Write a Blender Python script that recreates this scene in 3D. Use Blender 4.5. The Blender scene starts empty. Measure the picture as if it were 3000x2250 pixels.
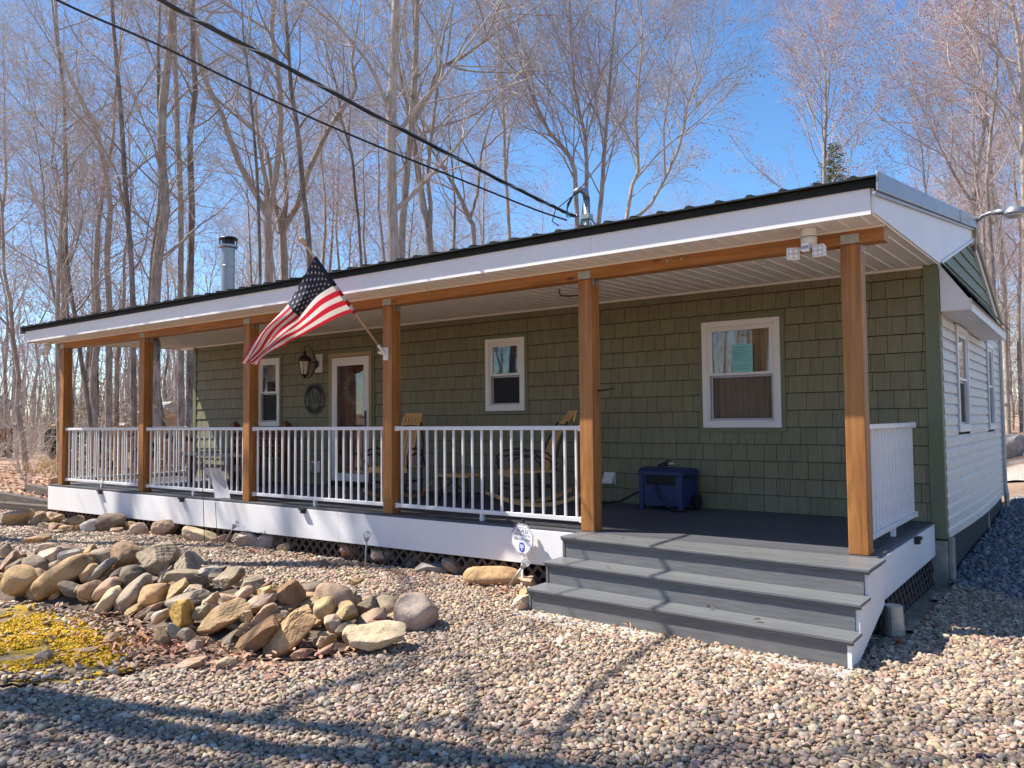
import bpy, math, random
import numpy as np
from mathutils import Vector, Matrix
R_=math.radians
# ============ camera, world, sun, exposure ============
scene=bpy.context.scene
COL=scene.collection
cam_d=bpy.data.cameras.new('camera'); cam=bpy.data.objects.new('camera',cam_d); COL.objects.link(cam)
cam_d.sensor_width=36; cam_d.lens=2321.69/3000*36; cam_d.clip_end=600
_yaw,_pit,_rol=-0.639,0.0465,-0.0092
_f=Vector((math.sin(_yaw)*math.cos(_pit),math.cos(_yaw)*math.cos(_pit),math.sin(_pit)))
_r=Vector((math.cos(_yaw),-math.sin(_yaw),0)); _u=_r.cross(_f)
_r2=_r*math.cos(_rol)+_u*math.sin(_rol); _u2=-_r*math.sin(_rol)+_u*math.cos(_rol)
M=Matrix((_r2,_u2,-_f)).transposed().to_4x4(); M.translation=Vector((11.1948,-6.1814,1.6024))
cam.matrix_world=M; scene.camera=cam
SUN=Vector((-1,-.455,1.43)).normalized()
EL=math.asin(SUN.z); AZ=math.atan2(SUN.x,SUN.y)
w=bpy.data.worlds.new('World'); scene.world=w; w.use_nodes=True
nt=w.node_tree; bg=nt.nodes['Background']; sky=nt.nodes.new('ShaderNodeTexSky')
sky.sky_type='NISHITA'; sky.sun_disc=False; sky.sun_elevation=EL; sky.sun_rotation=AZ
sky.altitude=900; sky.air_density=1.0; sky.dust_density=0.1; sky.ozone_density=3.5
hs=nt.nodes.new('ShaderNodeHueSaturation'); hs.inputs['Saturation'].default_value=1.16; nt.links.new(sky.outputs[0],hs.inputs['Color']); nt.links.new(hs.outputs[0],bg.inputs[0]); bg.inputs[1].default_value=0.112
sd=bpy.data.lights.new('sun','SUN'); sd.energy=5.0; sd.angle=R_(0.53); sd.color=(1,.925,.82)
so=bpy.data.objects.new('sun',sd); COL.objects.link(so); so.rotation_euler=SUN.to_track_quat('Z','Y').to_euler()
scene.view_settings.view_transform='Standard'; scene.view_settings.look='None'
scene.view_settings.exposure=1.03; scene.view_settings.gamma=1
try:
    scene.cycles.max_bounces=6; scene.cycles.transparent_max_bounces=8; scene.cycles.caustics_reflective=False
except Exception: pass

# ============ materials ============
def newmat(name):
    m=bpy.data.materials.new(name); m.use_nodes=True; t=m.node_tree
    return m,t,t.nodes['Principled BSDF']
def N(t,ty,**k):
    n=t.nodes.new(ty)
    for a,b in k.items(): setattr(n,a,b)
    return n
def mixc(t,fac,a,b,blend='MIX'):
    n=N(t,'ShaderNodeMix',data_type='RGBA',blend_type=blend)
    for s,v in ((n.inputs[0],fac),(n.inputs[6],a),(n.inputs[7],b)):
        if hasattr(v,'is_linked'): t.links.new(v,s)
        else: s.default_value=v if isinstance(v,(int,float)) else (*v,1)
    return n.outputs[2]
def ramp(t,fac,*st):
    n=N(t,'ShaderNodeValToRGB'); e=n.color_ramp.elements
    while len(e)<len(st): e.new(.5)
    for q,(p,c) in zip(e,st): q.position=p; q.color=(*c,1) if not isinstance(c,(int,float)) else (c,c,c,1)
    t.links.new(fac,n.inputs[0]); return n.outputs[0]
def coords(t,scale=(1,1,1),world=False):
    if world: s=N(t,'ShaderNodeNewGeometry').outputs['Position']
    else: s=N(t,'ShaderNodeTexCoord').outputs['Object']
    mp=N(t,'ShaderNodeMapping'); mp.inputs['Scale'].default_value=scale; t.links.new(s,mp.inputs[0]); return mp.outputs[0]
def noise(t,vec,scale,detail=4,rough=.55,dist=0):
    n=N(t,'ShaderNodeTexNoise'); n.inputs['Scale'].default_value=scale; n.inputs['Detail'].default_value=detail
    n.inputs['Roughness'].default_value=rough; n.inputs['Distortion'].default_value=dist
    t.links.new(vec,n.inputs['Vector']); return n.outputs[0]
def bump(t,p,h,st=.3,d=.01):
    b=N(t,'ShaderNodeBump'); b.inputs['Strength'].default_value=st; b.inputs['Distance'].default_value=d
    t.links.new(h,b.inputs['Height']); t.links.new(b.outputs[0],p.inputs['Normal'])
def pm(name,c1,c2=None,scale=6,rough=.6,stretch=(1,1,1),bs=.0,bd=.01,island=0,metal=0,spec=.5,detail=5,lo=.35,hi=.65,world=False):
    m,t,p=newmat(name); c2=c2 or tuple(x*.8 for x in c1)
    v=coords(t,stretch,world); n=noise(t,v,scale,detail)
    col=ramp(t,n,(lo,c2),(hi,c1))
    if island:
        g=N(t,'ShaderNodeNewGeometry'); 
        f=ramp(t,g.outputs['Random Per Island'],(0,1-island),(1,1+island))
        # ramp clamps at 1 for colours above 1: use multiply by map range instead
        mr=N(t,'ShaderNodeMapRange'); mr.inputs[3].default_value=1-island; mr.inputs[4].default_value=1+island
        t.links.new(g.outputs['Random Per Island'],mr.inputs[0])
        vm=N(t,'ShaderNodeVectorMath',operation='SCALE'); t.links.new(col,vm.inputs[0]); t.links.new(mr.outputs[0],vm.inputs['Scale']); col=vm.outputs[0]
    t.links.new(col,p.inputs['Base Color']); p.inputs['Roughness'].default_value=rough; p.inputs['Metallic'].default_value=metal
    p.inputs['Specular IOR Level'].default_value=spec
    if bs: bump(t,p,n,bs,bd)
    return m
MT={}
MT['white']=pm('white_vinyl',(.84,.84,.84),(.77,.765,.755),1.1,.45,detail=7,lo=.25,hi=.6)
MT['white_trim']=pm('white_trim',(.80,.79,.77),(.74,.73,.71),3,.4)
MT['alu']=pm('aluminium_white',(.78,.78,.78),(.72,.72,.73),8,.35)
MT['siding']=pm('beige_siding',(.70,.66,.60),(.64,.60,.55),2.5,.5,(1,1,6),.05,.004,.03)
MT['shake']=pm('green_shake',(.212,.198,.108),(.175,.165,.092),30,.62,(1,1,.12),.35,.004,.075)
MT['green']=pm('green_trim',(.165,.185,.105),(.145,.165,.09),30,.55,(1,1,.1),.12,.003)
MT['soffit']=pm('soffit',(.83,.80,.76),(.80,.77,.73),2,.5)
MT['roof']=pm('roof_metal',(.016,.019,.018),(.010,.012,.011),5,.62,spec=.25)
MT['grey_metal']=pm('grey_metal',(.34,.34,.35),(.28,.28,.30),3,.38,metal=.55)
MT['steel']=pm('stainless',(.42,.41,.40),(.30,.29,.28),9,.34,(1,1,.1),metal=.6)
MT['galv']=pm('galvanised',(.42,.44,.42),(.33,.35,.33),14,.45,metal=.6)
MT['black']=pm('black_metal',(.012,.012,.013),(.02,.02,.02),10,.45)
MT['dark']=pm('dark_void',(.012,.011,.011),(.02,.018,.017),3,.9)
MT['skirt']=pm('dark_skirting',(.035,.034,.038),(.022,.022,.026),4,.8,bs=.1)
MT['concrete']=pm('concrete',(.40,.36,.31),(.24,.22,.19),7,.9,bs=.5,bd=.006)
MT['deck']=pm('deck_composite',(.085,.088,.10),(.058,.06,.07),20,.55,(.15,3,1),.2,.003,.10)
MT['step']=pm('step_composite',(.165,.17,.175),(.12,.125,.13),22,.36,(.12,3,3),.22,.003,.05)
MT['lattice']=pm('lattice_brown',(.14,.105,.075),(.085,.065,.05),12,.8)
MT['paper']=pm('blue_paper',(.25,.62,.62),(.22,.56,.57),6,.8)
MT['ink']=pm('ink',(.12,.30,.33),None,6,.8)
MT['blue_ink']=pm('blue_ink',(.012,.03,.16),(.01,.025,.13),6,.6)
MT['sign']=pm('sign_white',(.82,.82,.84),(.78,.78,.80),5,.4)
MT['curtain']=pm('curtain',(.80,.62,.42),(.66,.50,.33),6,.9,(2.5,2.5,.1))
MT['screen']=pm('insect_screen',(.045,.043,.045),(.03,.03,.03),10,.6)
MT['hosebox']=pm('blue_plastic',(.018,.035,.12),(.014,.028,.10),6,.5)
MT['rubber']=pm('black_rubber',(.012,.012,.013),None,6,.6)
MT['doorwood']=pm('door_wood',(.40,.125,.045),(.24,.07,.025),10,.45,(6,6,.5))
MT['tanwood']=pm('tan_trim',(.42,.30,.15),(.34,.24,.12),10,.6,(1,1,.2))
MT['slat']=pm('honey_slat',(.74,.44,.17),(.62,.34,.12),14,.4,(4,4,.4),island=.08)
MT['hickory']=pm('hickory_bark',(.10,.055,.045),(.05,.03,.025),30,.8,bs=.5)
MT['redlog']=pm('red_log',(.20,.065,.025),(.12,.035,.014),12,.5,(5,5,.5))
MT['bark_edge']=pm('pale_slab_edge',(.55,.48,.40),(.40,.33,.27),12,.8,bs=.4)
MT['polewood']=pm('pole_wood',(.60,.42,.24),(.52,.35,.19),20,.45,(4,4,.3))
MT['wreath']=pm('dried_wreath',(.78,.62,.34),(.50,.34,.15),8,.9,island=.4)
MT['tarp']=pm('blue_tarp',(.03,.10,.40),(.02,.07,.30),6,.5)
MT['yellow']=pm('yellow_plastic',(.65,.42,.02),(.55,.34,.02),6,.5)
MT['housegrey']=pm('grey_siding',(.30,.29,.31),(.25,.24,.26),3,.7,(.3,.3,8))
MT['shedtan']=pm('tan_shed',(.62,.38,.17),(.55,.33,.15),4,.7,(6,6,.4))
MT['shedroof']=pm('shed_roof',(.45,.43,.40),(.36,.34,.32),5,.8)
MT['timber']=pm('dark_timber',(.11,.085,.07),(.05,.04,.035),7,.9,(.4,4,4),.5,.01)
MT['logend']=pm('log_end',(.50,.30,.17),(.36,.19,.10),12,.85,island=.2)
MT['logbark']=pm('log_bark',(.22,.17,.14),(.10,.075,.06),9,.95,bs=.6,bd=.01,island=.2)
MT['whiterock']=pm('weathered_stump',(.60,.52,.46),(.38,.32,.28),6,.95,bs=.6,bd=.03)
MT['spruce']=pm('spruce_needles',(.24,.27,.06),(.13,.16,.035),2,.7,island=.35)
MT['hemlock']=pm('hemlock_needles',(.26,.25,.10),(.15,.155,.06),2,.7,island=.35)
MT['deadgrass']=pm('dead_grass',(.52,.35,.15),(.42,.27,.11),5,.9,island=.3)
MT['leaf']=pm('dead_leaves',(.50,.31,.20),(.34,.16,.09),1.3,.75,island=.5,lo=.4,hi=.6,world=True)
MT['pad']=pm('concrete_pad',(.46,.43,.39),(.34,.32,.29),8,.9,bs=.3)
MT['sheath']=pm('black_cable',(.02,.02,.022),(.03,.03,.03),10,.5)
MT['lens']=pm('lamp_lens',(.62,.55,.42),(.55,.48,.36),10,.15)
def wood(name,axis):
    m,t,p=newmat(name)
    st=[9,9,9]; st[axis]=.55
    v=coords(t,tuple(st)); n=noise(t,v,1.6,6,.6,1.2)
    n2=noise(t,coords(t,(1,1,1)),1.3,3)
    c=ramp(t,n,(.30,(.17,.060,.012)),(.5,(.34,.138,.030)),(.7,(.46,.215,.06)))
    c=mixc(t,ramp(t,n2,(.35,0.0),(.75,.55)),c,(.40,.175,.052))
    v3=N(t,'ShaderNodeTexVoronoi'); v3.inputs['Scale'].default_value=1.0; st2=[5,5,5]; st2[axis]=1.5
    t.links.new(coords(t,tuple(st2)),v3.inputs['Vector'])
    c=mixc(t,ramp(t,v3.outputs['Distance'],(.05,1.0),(.11,0.0)),c,(.07,.022,.008))
    t.links.new(c,p.inputs['Base Color']); p.inputs['Roughness'].default_value=.55; bump(t,p,n,.25,.004); return m
MT['post']=wood('cedar_post',2); MT['beam']=wood('cedar_beam',0)
def bark(name,thick1,thick2,lich,twig,lichen_amt=.5):
    m,t,p=newmat(name)
    a=N(t,'ShaderNodeAttribute',attribute_name='rad')
    n=noise(t,coords(t,(7,7,1.2),True),2.2,6,.65); n2=noise(t,coords(t,(1,1,.6),True),2.6,4,.6)
    c=ramp(t,n,(.33,thick2),(.62,thick1))
    c=mixc(t,ramp(t,n2,(.48,0.0),(.66,lichen_amt)),c,lich)
    mr=N(t,'ShaderNodeMapRange'); mr.inputs[1].default_value=.008; mr.inputs[2].default_value=.04; t.links.new(a.outputs['Fac'],mr.inputs[0])
    c=mixc(t,mr.outputs[0],twig,c)
    lt=N(t,'ShaderNodeMath',operation='LESS_THAN'); lt.inputs[1].default_value=0; t.links.new(a.outputs['Fac'],lt.inputs[0])
    c=mixc(t,lt.outputs[0],c,(.55,.24,.22))
    t.links.new(c,p.inputs['Base Color']); p.inputs['Roughness'].default_value=.85; bump(t,p,n,.9,.03); return m
MT['bark']=bark('grey_bark',(.45,.375,.31),(.19,.15,.12),(.56,.53,.48),(.47,.41,.375))
MT['bark_dark']=bark('dark_bark',(.27,.22,.18),(.085,.068,.055),(.46,.43,.39),(.43,.37,.34),.5)
MT['bark_pale']=bark('pale_bark',(.56,.47,.385),(.31,.25,.20),(.64,.59,.53),(.53,.465,.42),.5)
MT['bark_maple']=bark('maple_bark',(.43,.36,.30),(.19,.155,.13),(.56,.52,.48),(.49,.415,.395))
def rockmat(name,c):
    m,t,p=newmat(name)
    v=coords(t,(1,1,1)); n=noise(t,v,5,8,.62); n2=noise(t,v,14,6,.7); n3=noise(t,coords(t,(2,2,9)),4,4,.6,1.5)
    dk=tuple(x*.42 for x in c); lt=tuple(min(.8,x*1.35+.03) for x in c)
    col=ramp(t,n,(.3,dk),(.5,c),(.72,lt)); col=mixc(t,ramp(t,n2,(.5,0.0),(.75,.5)),col,(c[0]*.8,c[1]*.62,c[2]*.5))
    col=mixc(t,ramp(t,n3,(.55,0.0),(.7,.35)),col,dk)
    t.links.new(col,p.inputs['Base Color']); p.inputs['Roughness'].default_value=.88
    ad=N(t,'ShaderNodeMath',operation='ADD'); t.links.new(n,ad.inputs[0]); t.links.new(n2,ad.inputs[1]); bump(t,p,ad.outputs[0],.8,.02); return m
RC={'tan':(.45,.31,.18),'dark':(.20,.165,.135),'grey':(.34,.285,.235),'brown':(.32,.215,.14),'pink':(.46,.325,.25),'pale':(.55,.44,.32),'pinkw':(.56,.43,.35),
 'blue':(.32,.30,.295),'browng':(.30,.245,.19),'tang':(.44,.33,.19),'orange':(.52,.34,.19),'gold':(.40,.26,.075),'lichen':(.38,.35,.28),'rust':(.26,.155,.085),
 'red':(.37,.21,.165),'pinkg':(.43,.35,.32),'white':(.50,.48,.48),'darkb':(.20,.155,.13)}
for k,c in RC.items():
    c=(c[0],c[1]*.96,c[2]*.84); MT['rock_'+k]=rockmat('rock_'+k,c)
def glassmat(name,tint,refl=.10):
    m,t,p=newmat(name); out=t.nodes['Material Output']
    tr=N(t,'ShaderNodeBsdfTransparent'); tr.inputs[0].default_value=(*tint,1)
    gl=N(t,'ShaderNodeBsdfGlossy'); gl.inputs['Roughness'].default_value=.02
    fr=N(t,'ShaderNodeLayerWeight'); fr.inputs[0].default_value=.5; pw=N(t,'ShaderNodeMath',operation='POWER'); pw.inputs[1].default_value=4; t.links.new(fr.outputs['Facing'],pw.inputs[0])
    ad=N(t,'ShaderNodeMath',operation='ADD'); ad.inputs[1].default_value=refl+.045; ad.use_clamp=True; t.links.new(pw.outputs[0],ad.inputs[0])
    mx=N(t,'ShaderNodeMixShader'); t.links.new(ad.outputs[0],mx.inputs[0]); t.links.new(tr.outputs[0],mx.inputs[1]); t.links.new(gl.outputs[0],mx.inputs[2])
    t.links.new(mx.outputs[0],out.inputs[0]); return m
MT['glass']=glassmat('window_glass',(.85,.87,.87),.03); MT['glass_dark']=glassmat('smoked_glass',(.80,.81,.81),.02)
def clothmat(name,c,tr=.35,rough=.8,c2=None):
    m,t,p=newmat(name); out=t.nodes['Material Output']
    n=noise(t,coords(t),40,3); col=ramp(t,n,(.3,tuple(x*.88 for x in c)),(.7,c))
    if c2: 
        n2=noise(t,coords(t),4.2,3,.5,.6); col=mixc(t,ramp(t,n2,(.5,0.0),(.66,.55)),col,c2)
    t.links.new(col,p.inputs['Base Color']); p.inputs['Roughness'].default_value=rough
    tl=N(t,'ShaderNodeBsdfTranslucent'); t.links.new(col,tl.inputs[0]); mx=N(t,'ShaderNodeMixShader'); mx.inputs[0].default_value=tr
    t.links.new(p.outputs[0],mx.inputs[1]); t.links.new(tl.outputs[0],mx.inputs[2]); t.links.new(mx.outputs[0],out.inputs[0]); return m
MT['flag_red']=clothmat('flag_red',(.62,.022,.05)); MT['flag_white']=clothmat('flag_white',(.80,.76,.74)); MT['flag_blue']=clothmat('flag_blue',(.012,.02,.05),.15)
MT['garden_flag']=clothmat('garden_flag',(.62,.62,.66),.3,.7,(.35,.42,.55))

# ============ mesh helpers ============
def mesh(name,V,F,mat,mi=None,smooth=False,attr=None):
    me=bpy.data.meshes.new(name); V=np.asarray(V,np.float32)
    if isinstance(F,np.ndarray):
        k=F.shape[1]; idx=F.ravel().astype(np.int32); tot=np.full(len(F),k,np.int32); st=np.arange(len(F),dtype=np.int32)*k
    else:
        tot=np.array([len(f) for f in F],np.int32); idx=np.fromiter((i for f in F for i in f),np.int32); st=np.concatenate(([0],np.cumsum(tot)[:-1])).astype(np.int32)
    me.vertices.add(len(V)); me.vertices.foreach_set('co',V.ravel())
    me.loops.add(len(idx)); me.loops.foreach_set('vertex_index',idx)
    me.polygons.add(len(tot)); me.polygons.foreach_set('loop_start',st); me.polygons.foreach_set('loop_total',tot)
    for m in (mat if isinstance(mat,(list,tuple)) else [mat]): me.materials.append(MT[m] if isinstance(m,str) else m)
    if mi is not None: me.polygons.foreach_set('material_index',np.asarray(mi,np.int32))
    me.polygons.foreach_set('use_smooth',np.full(len(tot),smooth))
    if attr is not None:
        for an,av in attr.items():
            a=me.attributes.new(an,'FLOAT','POINT'); a.data.foreach_set('value',np.asarray(av,np.float32))
    me.update(calc_edges=True); me.validate(); return me
def tagp(o,label=None,cat=None,group=None,kind=None):
    if label: o['label']=label
    if cat: o['category']=cat
    if group: o['group']=group
    if kind: o['kind']=kind
    return o
def worldloc(o):
    p=Vector((0,0,0))
    while o is not None: p=p+o.location; o=o.parent
    return p
def place(name,me,parent=None):
    o=bpy.data.objects.new(name,me); COL.objects.link(o)
    if parent is not None: o.parent=parent
    return o
def thing(name,loc,label,cat,group=None,rz=0,kind=None):
    o=bpy.data.objects.new(name,None); COL.objects.link(o); o.location=loc; o.rotation_euler=(0,0,rz); o.empty_display_size=.1
    return tagp(o,label,cat,group,kind)
class MB:
    def __init__(s,tf=None): s.V=[];s.F=[];s.tf=tf
    def add(s,V,F):
        b=len(s.V)
        if s.tf: V=[s.tf(*v) for v in V]
        s.V+= [tuple(v) for v in V]; s.F+=[tuple(i+b for i in f) for f in F]; return s
    def box(s,x0,x1,y0,y1,z0,z1):
        V=[(x,y,z) for z in (z0,z1) for y in (y0,y1) for x in (x0,x1)]
        return s.add(V,[(0,2,3,1),(4,5,7,6),(0,1,5,4),(2,6,7,3),(0,4,6,2),(1,3,7,5)])
    def hexa(s,a):   # 8 points: bottom 4 (ccw), top 4
        return s.add(a,[(3,2,1,0),(4,5,6,7),(0,1,5,4),(1,2,6,5),(2,3,7,6),(3,0,4,7)])
    def prism(s,poly,d,axis):   # polygon in the two other axes, extruded d=(a,b) along axis
        n=len(poly)
        def P(q,e): l=list(q); l.insert(axis,e); return tuple(l)
        V=[P(q,d[0]) for q in poly]+[P(q,d[1]) for q in poly]
        return s.add(V,[tuple(range(n))[::-1],tuple(range(n,2*n))]+[(i,(i+1)%n,n+(i+1)%n,n+i) for i in range(n)])
    def tube(s,pts,r,k=8,caps=True):
        pts=[Vector(p) for p in pts]; n=len(pts); r=[r]*n if isinstance(r,(int,float)) else r
        d0=(pts[-1]-pts[0]); ref=Vector((0,0,1)) if abs(d0.normalized().z)<.8 else Vector((1,0,0))
        V=[]
        for i,p in enumerate(pts):
            t=(pts[min(i+1,n-1)]-pts[max(i-1,0)]).normalized(); a=t.cross(ref).normalized(); b=t.cross(a)
            V+=[p+(a*math.cos(2*math.pi*j/k)+b*math.sin(2*math.pi*j/k))*r[i] for j in range(k)]
        F=[(i*k+j,i*k+(j+1)%k,(i+1)*k+(j+1)%k,(i+1)*k+j) for i in range(n-1) for j in range(k)]
        if caps: F+=[tuple(range(k))[::-1],tuple(range((n-1)*k,n*k))]
        return s.add(V,F)
    def lathe(s,prof,c,k=20,axis=2):   # prof: (r,h) list
        V=[];
        for r,h in prof:
            for j in range(k):
                a=2*math.pi*j/k; q=[r*math.cos(a),r*math.sin(a)]; q.insert(axis,h); V.append((c[0]+q[0],c[1]+q[1],c[2]+q[2]))
        n=len(prof); F=[(i*k+j,i*k+(j+1)%k,(i+1)*k+(j+1)%k,(i+1)*k+j) for i in range(n-1) for j in range(k)]
        F+=[tuple(range(k))[::-1],tuple(range((n-1)*k,n*k))]
        return s.add(V,F)
    def grid(s,P):
        n,m=len(P),len(P[0]); return s.add([p for row in P for p in row],[(i*m+j,i*m+j+1,(i+1)*m+j+1,(i+1)*m+j) for i in range(n-1) for j in range(m-1)])
    def build(s,name,mat,parent=None,smooth=False,bevel=0,local=False,origin=None):
        V=np.array(s.V,np.float32)
        if parent is not None and not local: o0=np.array(worldloc(parent))
        else: o0=np.zeros(3)
        c=(V.min(0)+V.max(0))/2
        if origin=='base': c[2]=V[:,2].min()
        me=mesh(name,V-c,s.F,mat,None,smooth); o=place(name,me,parent); o.location=Vector(c-o0)
        if bevel:
            bm=o.modifiers.new('bevel','BEVEL'); bm.width=bevel; bm.segments=2; bm.limit_method='ANGLE'
        return o
def sub_rects(r,holes):
    out=[r]
    for h in holes:
        nx=[]
        for a in out:
            x0,x1,z0,z1=a
            if h[1]<=x0 or h[0]>=x1 or h[3]<=z0 or h[2]>=z1: nx.append(a); continue
            if h[0]>x0: nx.append((x0,h[0],z0,z1))
            if h[1]<x1: nx.append((h[1],x1,z0,z1))
            a0,a1=max(x0,h[0]),min(x1,h[1])
            if h[2]>z0: nx.append((a0,a1,z0,h[2]))
            if h[3]<z1: nx.append((a0,a1,h[3],z1))
        out=nx
    return [a for a in out if a[1]-a[0]>.004 and a[3]-a[2]>.004]
rnd=random.Random(7); nr=np.random.default_rng(5)
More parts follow.
